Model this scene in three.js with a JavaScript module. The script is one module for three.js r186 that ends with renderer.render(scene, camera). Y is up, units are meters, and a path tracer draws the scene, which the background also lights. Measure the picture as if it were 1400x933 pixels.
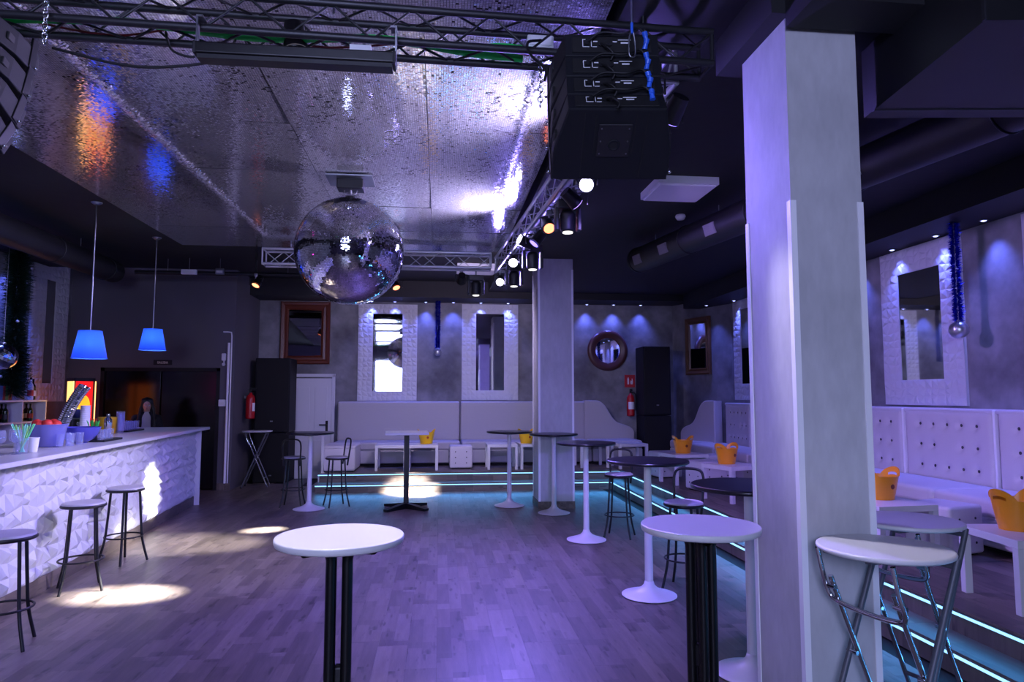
import * as THREE from 'three';
import { RoundedBoxGeometry } from 'three/addons/geometries/RoundedBoxGeometry.js';
import { mergeGeometries } from 'three/addons/utils/BufferGeometryUtils.js';
import { MarchingCubes } from 'three/addons/objects/MarchingCubes.js';
import { RectAreaLightUniformsLib } from 'three/addons/lights/RectAreaLightUniformsLib.js';

// ---------------------------------------------------------------- camera, exposure, lights of the place
RectAreaLightUniformsLib.init();
const scene = new THREE.Scene();
scene.background = new THREE.Color(0x000000);
const renderer = new THREE.WebGLRenderer();
renderer.toneMapping = THREE.LinearToneMapping;
renderer.toneMappingExposure = 1.0;
renderer.shadowMap.enabled = true;
const W = 1400, H = 933, FOC = 933, EYE = 1.63, D2R = Math.PI / 180;
const camera = new THREE.PerspectiveCamera(2 * Math.atan(H / 2 / FOC) / D2R, W / H, 0.05, 60);
camera.rotation.order = 'YXZ';
camera.position.set(0, EYE, 0);
camera.rotation.set(4.565 * D2R, -6.098 * D2R, 0);
camera.updateMatrixWorld(true);
scene.add(camera);
const V = (x, y, z) => new THREE.Vector3(x, y, z);
const VIOLET = new THREE.Color().setRGB(0.25, 0.18, 1.0), LILAC = new THREE.Color().setRGB(0.42, 0.27, 1.0), BLUE = new THREE.Color().setRGB(0.12, 0.16, 1.0), COOL = new THREE.Color().setRGB(0.5, 0.55, 1.0);
const CYAN = new THREE.Color().setRGB(0.06, 0.38, 1.0), WARMWHITE = new THREE.Color().setRGB(1.0, 0.96, 0.9), SOFTV = new THREE.Color().setRGB(0.72, 0.6, 1.0);
const POWER = { wash: 64, truss: 29, wall: 5.5, strip: 6, beam: 1700, screen: 30, pendant: 0.7, fridge: 0.9, up: 130 };
function lamp(l, parent, pos, target) {
  l.castShadow = true; parent.add(l); l.position.copy(pos);
  if (l.isSpotLight) { scene.add(l.target); l.target.name = 'aim'; l.target.position.copy(target); l.shadow.bias = -0.0005; }
  return l;
}

// ---------------------------------------------------------------- positions from pixels of the photograph
function ray(px, py) { return V((px - W / 2) / FOC, -(py - H / 2) / FOC, -1).applyQuaternion(camera.quaternion); }
const onY = (px, py, y) => { const d = ray(px, py); return d.multiplyScalar((y - EYE) / d.y).add(camera.position); };
const onZ = (px, py, z) => { const d = ray(px, py); return d.multiplyScalar(z / d.z).add(camera.position); };
const onX = (px, py, x) => { const d = ray(px, py); return d.multiplyScalar(x / d.x).add(camera.position); };

// ---------------------------------------------------------------- helpers
function rng(seed) { let a = seed >>> 0; return () => { a = (a + 0x6d2b79f5) | 0; let t = Math.imul(a ^ (a >>> 15), 1 | a); t = (t + Math.imul(t ^ (t >>> 7), 61 | t)) ^ t; return ((t ^ (t >>> 14)) >>> 0) / 4294967296; }; }
const hash = (i, j, k = 0) => { let h = Math.imul(i + 1013, 374761393) ^ Math.imul(j + 7919, 668265263) ^ Math.imul(k + 31, 2147483647); h = Math.imul(h ^ (h >>> 13), 1274126177); return ((h ^ (h >>> 16)) >>> 0) / 4294967296; };
function clean(g) {
  g = g.index ? g.toNonIndexed() : g;
  for (const k of Object.keys(g.attributes)) if (!['position', 'normal', 'uv'].includes(k)) g.deleteAttribute(k);
  if (!g.attributes.normal) g.computeVertexNormals();
  if (!g.attributes.uv) g.setAttribute('uv', new THREE.BufferAttribute(new Float32Array(g.attributes.position.count * 2), 2));
  g.morphAttributes = {}; g.clearGroups();
  return g;
}
const merge = (list) => { list = [].concat(list); return list.length === 1 ? list[0] : mergeGeometries(list.map(clean)); };
function boxUV(g, s = 1, ou = 0, ov = 0, turn = false) {       // uv in metres by the way a face points
  g = clean(g); const p = g.attributes.position, n = g.attributes.normal, u = g.attributes.uv;
  for (let i = 0; i < p.count; i++) {
    const ax = Math.abs(n.getX(i)), ay = Math.abs(n.getY(i)), az = Math.abs(n.getZ(i));
    let a, b;
    if (ay >= ax && ay >= az) { a = p.getX(i); b = p.getZ(i); } else if (ax >= az) { a = p.getZ(i); b = p.getY(i); } else { a = p.getX(i); b = p.getY(i); }
    if (turn) [a, b] = [b, a];
    u.setXY(i, a * s + ou, b * s + ov);
  }
  return g;
}
const box = (w, h, d, x = 0, y = 0, z = 0) => new THREE.BoxGeometry(w, h, d).translate(x, y, z);
const rbox = (w, h, d, x = 0, y = 0, z = 0, r = 0.01, s = 2) => new RoundedBoxGeometry(w, h, d, s, Math.min(r, w / 2.01, h / 2.01, d / 2.01)).translate(x, y, z);
const cyl = (r1, r2, h, x = 0, y = 0, z = 0, n = 20) => new THREE.CylinderGeometry(r1, r2, h, n).translate(x, y, z);
function bar(a, b, r, n = 8) { const d = b.clone().sub(a), g = new THREE.CylinderGeometry(r, r, d.length(), n); g.applyQuaternion(new THREE.Quaternion().setFromUnitVectors(V(0, 1, 0), d.normalize())); return g.translate((a.x + b.x) / 2, (a.y + b.y) / 2, (a.z + b.z) / 2); }
const tube = (pts, r, n = 24, k = 8, closed = false, tension = 0.5) => new THREE.TubeGeometry(new THREE.CatmullRomCurve3(pts, closed, 'catmullrom', tension), n, r, k, closed);
const lathe = (pts, n = 28) => new THREE.LatheGeometry(pts.map(([x, y]) => new THREE.Vector2(x, y)), n);
const used = {};
function numbered(name) { if (!(name in used)) { used[name] = 0; return name; } used[name]++; return name + '_' + String(used[name]).padStart(3, '0'); }
function part(name, geoms, mat, parent, label) {
  const m = new THREE.Mesh(merge(geoms), mat); m.name = name; m.castShadow = m.receiveShadow = true; parent.add(m);
  if (label) m.userData.label = label;
  return m;
}
function thing(name, label, category, pos = V(0, 0, 0), turn = 0, group, kind) {
  const o = new THREE.Group(); o.name = numbered(name); scene.add(o);
  o.position.copy(pos); o.rotation.y = turn; o.userData = { label, category };
  if (group) o.userData.group = group; if (kind) o.userData.kind = kind;
  return o;
}
function single(name, geoms, mat, label, category, pos = V(0, 0, 0), turn = 0, group, kind) {
  const m = new THREE.Mesh(merge(geoms), mat); m.name = numbered(name); m.castShadow = m.receiveShadow = true; scene.add(m);
  m.position.copy(pos); m.rotation.y = turn; m.userData = { label, category };
  if (group) m.userData.group = group; if (kind) m.userData.kind = kind;
  return m;
}
function copy(o, pos, turn, label) { const c = o.clone(); c.name = numbered(o.name.replace(/_\d{3}$/, '')); c.userData = { ...o.userData, label: label || o.userData.label }; c.position.copy(pos); c.rotation.y = turn; scene.add(c); return c; }

// ---------------------------------------------------------------- textures
function noise2(n, cell, seed) {   // tiling value noise in [0,1], n x n
  const out = new Float32Array(n * n), k = Math.max(1, Math.round(n / cell));
  const s = (t) => t * t * (3 - 2 * t);
  for (let y = 0; y < n; y++) for (let x = 0; x < n; x++) {
    const fx = x / n * k, fy = y / n * k, ix = Math.floor(fx), iy = Math.floor(fy), u = s(fx - ix), v = s(fy - iy);
    const a = hash(ix % k, iy % k, seed), b = hash((ix + 1) % k, iy % k, seed), c = hash(ix % k, (iy + 1) % k, seed), d = hash((ix + 1) % k, (iy + 1) % k, seed);
    out[y * n + x] = (a * (1 - u) + b * u) * (1 - v) + (c * (1 - u) + d * u) * v;
  }
  return out;
}
function fractal(n, cell, seed, oct = 4) { const out = new Float32Array(n * n); let amp = 0.5, tot = 0; for (let o = 0; o < oct; o++) { const a = noise2(n, cell, seed + o * 17); for (let i = 0; i < out.length; i++) out[i] += a[i] * amp; tot += amp; amp *= 0.55; cell = Math.max(2, cell / 2); } for (let i = 0; i < out.length; i++) out[i] /= tot; return out; }
function dataTex(n, m, fn, srgb) {
  const d = new Uint8Array(n * m * 4);
  for (let y = 0; y < m; y++) for (let x = 0; x < n; x++) { const c = fn(x, y), i = (y * n + x) * 4; d[i] = c[0]; d[i + 1] = c[1]; d[i + 2] = c[2]; d[i + 3] = 255; }
  const t = new THREE.DataTexture(d, n, m); t.wrapS = t.wrapT = THREE.RepeatWrapping; t.magFilter = THREE.LinearFilter; t.minFilter = THREE.LinearMipmapLinearFilter;
  if (srgb) t.colorSpace = THREE.SRGBColorSpace; t.needsUpdate = true; return t;
}
const cl = (v) => Math.max(0, Math.min(255, v));
const plasterN = fractal(512, 90, 5, 5), plasterF = fractal(512, 24, 9, 4);
const texPlaster = dataTex(512, 512, (x, y) => { const v = plasterN[y * 512 + x], f = plasterF[y * 512 + x], k = 0.6 + 0.62 * v + 0.22 * (f - 0.5); return [cl(128 * k), cl(128 * k), cl(131 * k)]; }, true);
const texPlasterB = dataTex(512, 512, (x, y) => { const v = cl(255 * (0.5 * plasterN[y * 512 + x] + 0.5 * plasterF[y * 512 + x])); return [v, v, v]; });
const paintN = fractal(512, 160, 41, 5);
const texPaint = dataTex(512, 512, (x, y) => { const v = 0.88 + 0.2 * (paintN[y * 512 + x] - 0.5) + 0.08 * (plasterF[(y * 512 + x * 3 % 512)] - 0.5); return [cl(205 * v), cl(205 * v), cl(208 * v)]; }, true);
const woodA = fractal(512, 128, 71, 5), woodC = fractal(512, 40, 171, 3);
const texWood = dataTex(1024, 1024, (x, y) => {   // grey oak two strip laminate: strips 1/12 wide, grain along y
  const sw = 1024 / 12, i = Math.floor(x / sw), j = Math.floor(y / 512 + hash(i, 2, 9)) % 2, tone = 0.86 + 0.26 * (hash(i, j, 21) - 0.5);
  const gx = (x + 37 * i) % 512, a = woodA[((y >> 3) % 512) * 512 + (gx >> 1)], b = woodC[((y >> 2) % 512) * 512 + ((x * 2) % 512)], c = hash(x, y >> 5, 3);
  const streak = Math.max(0, woodC[(((y >> 2) + 91 * j) % 512) * 512 + ((x + 53 * i) % 512)] - 0.66) * 1.7;
  const q = tone + 0.3 * (a - 0.5) + 0.16 * (b - 0.5) + 0.06 * (c - 0.5) - streak;
  return [cl(200 * q), cl(190 * q), cl(180 * q)];
}, true);
const texWoodB = dataTex(256, 256, (x, y) => { const v = cl(255 * (0.5 + 0.5 * (woodA[((y >> 3) % 512) * 512 + x * 2] - 0.5))); return [v, v, v]; });
const leatherN = noise2(256, 5, 77);
const texLeather = dataTex(256, 256, (x, y) => { const v = cl(255 * leatherN[y * 256 + x]); return [v, v, v]; });
const TN = 1024, TC = 64, TP = TN / TC;
const tileN = (seed, tilt) => dataTex(TN, TN, (x, y) => {
  const i = Math.floor(x / TP), j = Math.floor(y / TP), gx = x % TP, gy = y % TP, edge = gx < 1 || gy < 1;
  const patch = fractalSmall[(j >> 1) * 64 + i], t = tilt * (patch > 0.62 ? 1.8 : 1);
  const nx = (hash(i, j, seed) + hash(i, j, seed + 5) - 1) * t * 0.5 + (edge ? 0.1 : 0), ny = (hash(i, j, seed + 9) + hash(i, j, seed + 14) - 1) * t;
  return [cl(127.5 + 127.5 * nx), cl(127.5 + 127.5 * ny), 255];
});
const fractalSmall = fractal(64, 16, 15, 3);
const texTileN = tileN(3, 0.075);
const texTileC = dataTex(TN, TN, (x, y) => { const i = Math.floor(x / TP), j = Math.floor(y / TP), edge = x % TP < 1.5 || y % TP < 1.5, h = hash(i, j, 77), p = fractalSmall[j * 64 + i]; const v = edge ? 45 : (h < (p > 0.6 ? 0.12 : 0.02) ? 40 : 188 + 40 * hash(i, j, 8)); return [v, v, v]; }, true);
function canvasTex(w, h, draw) { const c = document.createElement('canvas'); c.width = w; c.height = h; draw(c.getContext('2d'), w, h); const t = new THREE.CanvasTexture(c); t.colorSpace = THREE.SRGBColorSpace; return t; }

// ---------------------------------------------------------------- materials
const M = (color, roughness = 0.6, metalness = 0, more = {}) => new THREE.MeshStandardMaterial({ color, roughness, metalness, ...more });
const glow = (color, k, more = {}) => new THREE.MeshStandardMaterial({ color: 0x111111, emissive: color, emissiveIntensity: k, roughness: 0.5, ...more });
const mat = {
  wall: M(0xffffff, 0.85, 0, { map: texPlaster, bumpMap: texPlasterB, bumpScale: 0.006 }),
  darkWall: M(0x5b585e, 0.8, 0, { bumpMap: texPlasterB, bumpScale: 0.003 }),
  black: M(0x0c0c0e, 0.75), ceiling: M(0x101013, 0.7, 0, { bumpMap: texPlasterB, bumpScale: 0.004 }), soffit: M(0x151519, 0.7),
  duct: M(0x141418, 0.5), column: M(0xffffff, 0.75, 0, { map: texPaint, bumpMap: texPlasterB, bumpScale: 0.004 }),
  trim: M(0xeeeef2, 0.45), skirting: M(0x8d8580, 0.6, 0, { map: texWood }),
  relief: M(0xc4c4c8, 0.5), mirror: M(0xe6e8ea, 0.025, 1), white: M(0xd6d6d8, 0.38), counter: M(0xd2d2d4, 0.28), whiteTop: M(0xd2d2d4, 0.35),
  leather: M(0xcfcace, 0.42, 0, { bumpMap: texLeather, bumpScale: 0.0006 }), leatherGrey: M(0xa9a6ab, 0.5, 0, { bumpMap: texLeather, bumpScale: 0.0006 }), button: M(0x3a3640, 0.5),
  blackTop: M(0x16161c, 0.28), blackMetal: M(0x0d0d10, 0.35, 0.3), blackPlastic: M(0x141418, 0.5), cabinet: new THREE.MeshPhysicalMaterial({ color: 0x17181d, roughness: 0.6, specularIntensity: 0.4 }), grille: M(0x0a0a0c, 0.85),
  chrome: M(0xd0d2d6, 0.12, 1), greyTube: M(0x565962, 0.5, 0.3), steel: M(0x9a9ca2, 0.3, 1), trussBlack: M(0x2a2a2e, 0.45, 0.4), trussSilver: M(0xb9bbc2, 0.35, 0.7),
  stool: M(0x1a1a1e, 0.4, 0.3), seatTop: M(0xb5b3b8, 0.5), bucket: new THREE.MeshPhysicalMaterial({ color: 0xee9a14, roughness: 0.35, clearcoat: 0.4 }), bucketYellow: new THREE.MeshPhysicalMaterial({ color: 0xf6c40c, roughness: 0.35, clearcoat: 0.4 }),
  woodFrame: M(0x5a2614, 0.35, 0, { map: null }), goldWood: M(0x6b4a2c, 0.4), red: M(0xb0121a, 0.35), glass: new THREE.MeshPhysicalMaterial({ color: 0xffffff, roughness: 0.03, transmission: 1, thickness: 0, ior: 1.45 }),
  doorDark: M(0x08080a, 0.16), doorWhite: M(0xc6c6cc, 0.5), blueShade: null, tinselBlue: M(0x1226c8, 0.22, 0.85), tinselGreen: M(0x0d2a1c, 0.5, 0.1), silver: M(0xc4c4ca, 0.3, 0.9),
  skin: M(0xc99a80, 0.55), hair: M(0x120d0c, 0.45), jacket: M(0x0e0e12, 0.8), jumper: M(0xbdb6b0, 0.85), trousers: M(0x15161c, 0.85), cable: M(0x0b0b0d, 0.6), cableGreen: M(0x10c04a, 0.45), cableRed: M(0x7a1420, 0.5),
  plastBlue: M(0x2e63d8, 0.35), foam: M(0xdedee2, 0.6), ledCase: M(0x222228, 0.5),
};
const woodTones = [0x979090, 0x908988, 0x9e9694, 0x948d8c, 0x9a9494, 0x8c8584].map((c) => M(c, 0.4, 0, { map: texWood, bumpMap: texWoodB, bumpScale: 0.0008 }));
const stepTones = [0x8a8280, 0x807876, 0x938a87].map((c) => M(c, 0.42, 0, { map: texWood }));
//@@STRUCTURE
// ---------------------------------------------------------------- the room
const XL = -6.3, XR = 5.5, ZB = -14, ZF = 3.2, CEIL = 3.66, CEILHI = 3.85, ZDOOR = -12.4, XRET = -3.57, T = 0.2;
const STEP1Z = -11.8, STEP2Z = -12.08, STEP1X = 3.0, STEP2X = 3.24, PLATX0 = -2.04, SH = 0.15, PH = 0.3;
function structure(name, geoms, m, label, category) { return single(name, geoms, m, label, category, V(0, 0, 0), 0, undefined, 'structure'); }

// floor with its planks
const floor = thing('floor', 'grey oak laminate dance floor of long narrow planks', 'floor', V(0, 0, 0), 0, undefined, 'structure');
part('subfloor', box(XR - XL + 2 * T, 0.1, ZF - ZB + 2 * T, (XL + XR) / 2, -0.065, (ZF + ZB) / 2), mat.black, floor);
{
  const PW = 0.19, PL = 1.285, geos = [], R = rng(11), list = [];
  for (let k = 0; k < 6; k++) geos.push(boxUV(box(PW - 0.0007, 0.015, PL - 0.0007, 0, -0.0075, 0), 1 / 1.14, (1 + 2 * k) / 12, R() * 3));
  for (let i = Math.floor(XL / PW); i * PW < STEP1X - PW; i++) {
    const off = hash(i, 3) * PL;
    for (let j = -13; j < 4; j++) {
      const x = (i + 0.5) * PW, z = j * PL + off;
      if (z - PL / 2 < ZB || z > ZF) continue;
      if (x > PLATX0 && z < STEP1Z - PL / 2) continue;
      list.push({ x, z, seen: z < -2.2 && x > -3.9 - (z < -10.5 ? 2 : 0) ? 1 / Math.hypot(x, z) : 0, k: hash(i, j, 5) });
    }
  }
  list.sort((a, b) => b.seen - a.seen);
  const rest = [];
  list.forEach((p, n) => {
    const g = geos[Math.floor(p.k * 5.99)];
    if (n < 298 && p.seen) { const m = new THREE.Mesh(g, woodTones[Math.floor(p.k * 977) % 6]); m.name = 'plank'; m.position.set(p.x, 0, p.z); m.receiveShadow = m.castShadow = true; floor.add(m); }
    else rest.push(g.clone().translate(p.x, 0, p.z));
  });
  part('planks', rest, woodTones[0], floor).userData.kind = 'stuff';
}
// raised platform with two lit steps
const platform = thing('floor_platform', 'raised seating platform with two steps running round the dance floor', 'platform', V(0, 0, 0), 0, undefined, 'structure');
part('core', [box(XR - STEP2X - 0.03, PH - 0.02, ZF - ZB, (XR + STEP2X + 0.03) / 2, (PH - 0.02) / 2 + 0.001, (ZF + ZB) / 2), box(STEP2X - PLATX0 - 0.04, PH - 0.02, STEP2Z - ZB - 0.02, (STEP2X + PLATX0 + 0.06) / 2, (PH - 0.02) / 2 + 0.001, (ZB + STEP2Z - 0.02) / 2)], mat.black, platform);
{
  const R = rng(21), PW = 0.19, PL = 1.285;
  const put = (w, d, x, y, z, i) => { const m = new THREE.Mesh(boxUV(box(w - 0.003, 0.018, d - 0.003, 0, 0, 0), 0.8, R() * 3, R() * 3, w > d), stepTones[i % 3]); m.name = 'plank'; m.position.set(x, y - 0.009, z); m.receiveShadow = m.castShadow = true; platform.add(m); };
  for (let i = 0; i * PW < XR - STEP2X - 0.02; i++) for (let j = 0; j < 9; j++) put(PW, PL, STEP2X + (i + 0.5) * PW, PH, -1.6 - (j + 0.5) * PL + (hash(i, j >> 20, 7) - 0.5) * 0.9, Math.floor(hash(i, j) * 9));
  for (let i = 0; i * PW < STEP2Z - ZB - 0.02; i++) for (let j = 0; j < 4; j++) put(PL + 0.03, PW, PLATX0 + (j + 0.5) * (PL + 0.03), PH, STEP2Z - (i + 0.5) * PW, Math.floor(hash(i, j, 2) * 9));
  // lower step: treads and risers
  const L = (STEP2X - PLATX0) / 4;
  for (let j = 0; j < 4; j++) {
    const x = PLATX0 + (j + 0.5) * L, w = L - 0.002;
    const add = (name, g) => { const m = part(name, boxUV(g, 0.8, j * 0.7, 0.3, true), stepTones[j % 3], platform); return m; };
    const ww = j === 3 ? w - (STEP2X - STEP1X) : w, xx = j === 3 ? x - (STEP2X - STEP1X) / 2 : x;
    add('tread', box(ww, 0.02, STEP1Z - STEP2Z + 0.01, xx, SH - 0.01, (STEP1Z + STEP2Z) / 2));
    add('riser', box(ww, SH - 0.02, 0.02, xx, (SH - 0.02) / 2, STEP1Z - 0.022));
    add('riser', box(w, PH - SH - 0.018, 0.02, x, SH + (PH - SH - 0.018) / 2, STEP2Z - 0.012));
  }
  for (let j = 0; j < 10; j++) {
    const z0 = STEP2Z + j * 1.3, z = z0 + 0.65, w = 1.298, add = (name, g) => part(name, boxUV(g, 0.8, j * 0.37, 0.3), stepTones[(j + 1) % 3], platform);
    add('tread', box(STEP2X - STEP1X + 0.01, 0.02, w, (STEP1X + STEP2X) / 2, SH - 0.01, z));
    add('riser', box(0.02, SH - 0.02, w, STEP1X + 0.022, (SH - 0.02) / 2, z));
    add('riser', box(0.02, PH - SH - 0.018, w, STEP2X + 0.012, SH + (PH - SH - 0.018) / 2, z));
  }
  part('end_board', box(0.02, PH - 0.02, STEP2Z - ZB, PLATX0 + 0.01, (PH - 0.02) / 2, (STEP2Z + ZB) / 2), mat.white, platform);
  part('end_board', box(0.02, SH - 0.02, STEP1Z - STEP2Z - 0.02, PLATX0 + 0.01, (SH - 0.02) / 2, (STEP1Z + STEP2Z) / 2 - 0.01), mat.white, platform);
}
// LED strips under each nosing
function ledStrip(label, x0, z0, x1, z1, y, out) {
  const along = x0 !== x1, len = along ? x1 - x0 : Math.abs(z1 - z0), c = V((x0 + x1) / 2, y, (z0 + z1) / 2);
  const t = thing('led_strip', label, 'led strip', c, 0, 'light strips along the step edges');
  part('profile', along ? box(len, 0.022, 0.008, 0, 0.004, -0.004) : box(0.008, 0.022, len, 0.004, 0.004, 0), mat.ledCase, t);
  part('diffuser', along ? box(len, 0.014, 0.01, 0, 0, 0.005) : box(0.01, 0.014, len, -0.005, 0, 0), glow(CYAN.clone().lerp(new THREE.Color(0.7, 1, 1), 0.3), 2.2), t);
  const n = Math.max(1, Math.round(len / 2.6));
  for (let i = 0; i < n; i++) {
    const l = new THREE.RectAreaLight(CYAN, POWER.strip * 3, len / n, 0.02), p = (i + 0.5) / n * len - len / 2;
    t.add(l); l.position.set(along ? p : -0.02, -0.004, along ? 0.02 : p); l.updateMatrixWorld(); l.lookAt(c.clone().add(l.position).add(along ? V(0, -0.45, 1) : V(-1, -0.45, 0)));
  }
  return t;
}
ledStrip('cyan light strip under the lower step edge before the back sofa', PLATX0, STEP1Z, STEP1X - 0.01, STEP1Z, SH - 0.03);
ledStrip('cyan light strip under the upper step edge before the back sofa', PLATX0, STEP2Z + 0.01, STEP2X, STEP2Z + 0.01, PH - 0.03);
ledStrip('cyan light strip under the lower step edge beside the row of black tables', STEP1X, STEP1Z - 0.01, STEP1X, 0.9, SH - 0.03);
ledStrip('cyan light strip under the upper step edge before the tufted sofa', STEP2X - 0.01, STEP2Z, STEP2X - 0.01, 0.9, PH - 0.03);

// walls and ceilings
const wallBox = (w, h, d, x, y, z, s = 0.35) => boxUV(box(w, h, d, x, y, z), s);
structure('wall_back', wallBox(XR - XRET + 0.6, 4.1, T, (XR + XRET) / 2, 2.05, ZB - T / 2), mat.wall, 'grey mottled plaster wall behind the back sofa', 'wall');
structure('wall_right', wallBox(T, 4.1, ZF + 12.4, XR + T / 2, 2.05, (ZF - 12.4) / 2), mat.wall, 'grey mottled plaster wall behind the tufted sofa', 'wall');
{ const a = V(XR, 0, -12.35), b = V(4.92, 0, ZB - 0.02), len = a.distanceTo(b), ang = Math.atan2(b.x - a.x, b.z - a.z);
  const w = structure('wall_right_corner', wallBox(T, 4.1, len, 0, 0, 0), mat.wall, 'angled grey plaster wall holding the small gilt framed mirror', 'wall');
  w.rotation.y = ang; w.position.set((a.x + b.x) / 2 + T / 2 * Math.cos(ang) * 1 * (Math.cos(ang) < 0 ? -1 : 1), 2.05, (a.z + b.z) / 2 - T / 2 * Math.sin(ang) * (Math.cos(ang) < 0 ? -1 : 1)); }
structure('wall_left', wallBox(T, 4.1, ZF - ZDOOR + T, XL - T / 2, 2.05, (ZF + ZDOOR - T) / 2), mat.wall, 'grey wall behind the bar with shelves and a relief framed mirror', 'wall');
const DX0 = -5.77, DX1 = -3.8, DH = 2.11;
structure('wall_entrance', [wallBox(DX0 - XL, 4.1, T, (DX0 + XL) / 2, 2.05, ZDOOR - T / 2), wallBox(XRET - DX1, 4.1, T, (XRET + DX1) / 2, 2.05, ZDOOR - T / 2), wallBox(DX1 - DX0, 4.1 - DH, T, (DX0 + DX1) / 2, (4.1 + DH) / 2, ZDOOR - T / 2)], mat.darkWall, 'dark grey wall around the exit doors', 'wall');
structure('wall_return', wallBox(T, 4.1, ZDOOR - ZB - T, XRET - T / 2, 2.05, (ZDOOR - T + ZB) / 2), mat.darkWall, 'dark grey return wall beside the tall black loudspeaker', 'wall');
structure('wall_front', wallBox(XR - XL + 2 * T, 4.1, T, (XL + XR) / 2, 2.05, ZF + T / 2), mat.darkWall, 'dark wall facing the back sofa across the room', 'wall');
structure('ceiling', [boxUV(box(XR - 0.95 + T, 0.5, ZF - ZB + 2 * T, (XR + T + 0.95) / 2, CEIL + 0.25, (ZF + ZB) / 2), 0.3), boxUV(box(0.95 - XL + T, 0.3, ZF - ZB + 2 * T, (0.95 + XL - T) / 2, CEILHI + 0.15, (ZF + ZB) / 2), 0.3)], mat.ceiling, 'black painted ceiling', 'ceiling');
structure('trim_1', box(XR - XRET, CEILHI - 3.53, 0.75, (XR + XRET) / 2, (CEILHI + 3.53) / 2, ZB + 0.375), mat.soffit, 'dark ceiling drop along the back wall holding small blue spotlights', 'soffit');
structure('trim_2', box(0.62, CEIL - 3.37, ZF + 13.2, XR - 0.31, (CEIL + 3.37) / 2, (ZF - 13.2) / 2), mat.soffit, 'dark ceiling drop along the right wall holding small blue spotlights', 'soffit');
structure('trim_3', box(0.5, CEILHI - 3.7, 12, XL + 0.25, (CEILHI + 3.7) / 2, -5.6), mat.soffit, 'dark ceiling drop above the bar shelves', 'soffit');
structure('trim_4', box(1.0, 0.27, 0.25, 2.14, CEIL - 0.135, -2.86), mat.soffit, 'short dark ceiling beam before the near column', 'beam');
structure('trim_5', box(0.66, CEIL - 3.46, 0.66, 1.9, (CEIL + 3.46) / 2, -3.315), mat.soffit, 'dark ceiling drop on top of the near column', 'beam');
structure('baseboard_entrance', boxUV(box(XRET - DX1 - 0.01, 0.12, 0.02, (XRET + DX1) / 2, 0.06, ZDOOR + 0.01), 1), mat.skirting, 'light skirting board beside the exit doors', 'baseboard');

// mirror tiled ceiling
{
  const mc = thing('mirror_ceiling', 'mirror tiled ceiling above the dance floor made of small silver squares', 'mirror ceiling', V(0, CEIL - 0.01, 0));
  const m = M(0xffffff, 0.1, 0.76, { map: texTileC, normalMap: texTileN, normalScale: new THREE.Vector2(0.5, 0.5) });
  const beadM = M(0xf4f4f8, 0.25, 0.9);
  const xs = [-3.46, -2.2, -1.12, -0.1, 0.88], R = rng(5);
  part('backing', box(4.34, 0.06, 9.9, -1.29, 0.05, -4.52), mat.black, mc);
  for (let i = 0; i < 4; i++) for (let j = 0; j < 9; j++) {
    const w = xs[i + 1] - xs[i], d = 1.1, z = 0.4 - (j + 0.5) * d;
    const g = new THREE.PlaneGeometry(w - 0.003, d - 0.003, 5, 5), p = g.attributes.position, s1 = (R() - 0.5) * 0.006, s2 = (R() - 0.5) * 0.006;
    for (let k = 0; k < p.count; k++) { const u = p.getX(k) / w * 2, v = p.getY(k) / d * 2; p.setZ(k, s1 * u + s2 * v); }
    g.rotateX(Math.PI / 2); g.computeVertexNormals();
    const u = g.attributes.uv, q = g.attributes.position, ox = R(), oz = R(); for (let k = 0; k < q.count; k++) u.setXY(k, q.getX(k) + ox, q.getZ(k) + oz);
    const o = part('mirror_sheet', g, m, mc); o.position.set((xs[i] + xs[i + 1]) / 2, 0.004 + (j % 2) * 0.001, z);
  }
  for (const [x, z0, z1] of [[-2.2, 0.3, -8.7], [0.62, -3.9, -6.6]]) {   // bands of loosened little mirrors bulging over the seams
    const len = z0 - z1, pos = [], c = V(0, 0, 0), q = new THREE.Quaternion(), ax = V(0, 0, 0);
    for (let k = 0; k < len * 480; k++) {
      const u = (R() + R() + R()) / 1.5 - 1, a = u * 0.95 + (R() - 0.5) * 0.5, h = 0.0065 + 0.002 * R(); c.set(u * 0.075, -0.012 - 0.014 * (1 - u * u) * R(), (R() - 0.5) * len);
      ax.set((R() - 0.5) * 0.5, 0, 1).normalize(); q.setFromAxisAngle(ax, a); const v = [[-h, -h], [h, -h], [h, h], [-h, h]].map(([i, j]) => V(i, 0, j).applyQuaternion(q).add(c)); for (const i of [0, 1, 2, 0, 2, 3]) pos.push(v[i].x, v[i].y, v[i].z);
    }
    const g = new THREE.BufferGeometry(); g.setAttribute('position', new THREE.Float32BufferAttribute(pos, 3)); g.computeVertexNormals();
    const o = part('loose_tiles', clean(g), beadM, mc); o.position.set(x, 0.002, (z0 + z1) / 2); o.userData.kind = 'stuff';
  }
}
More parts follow.
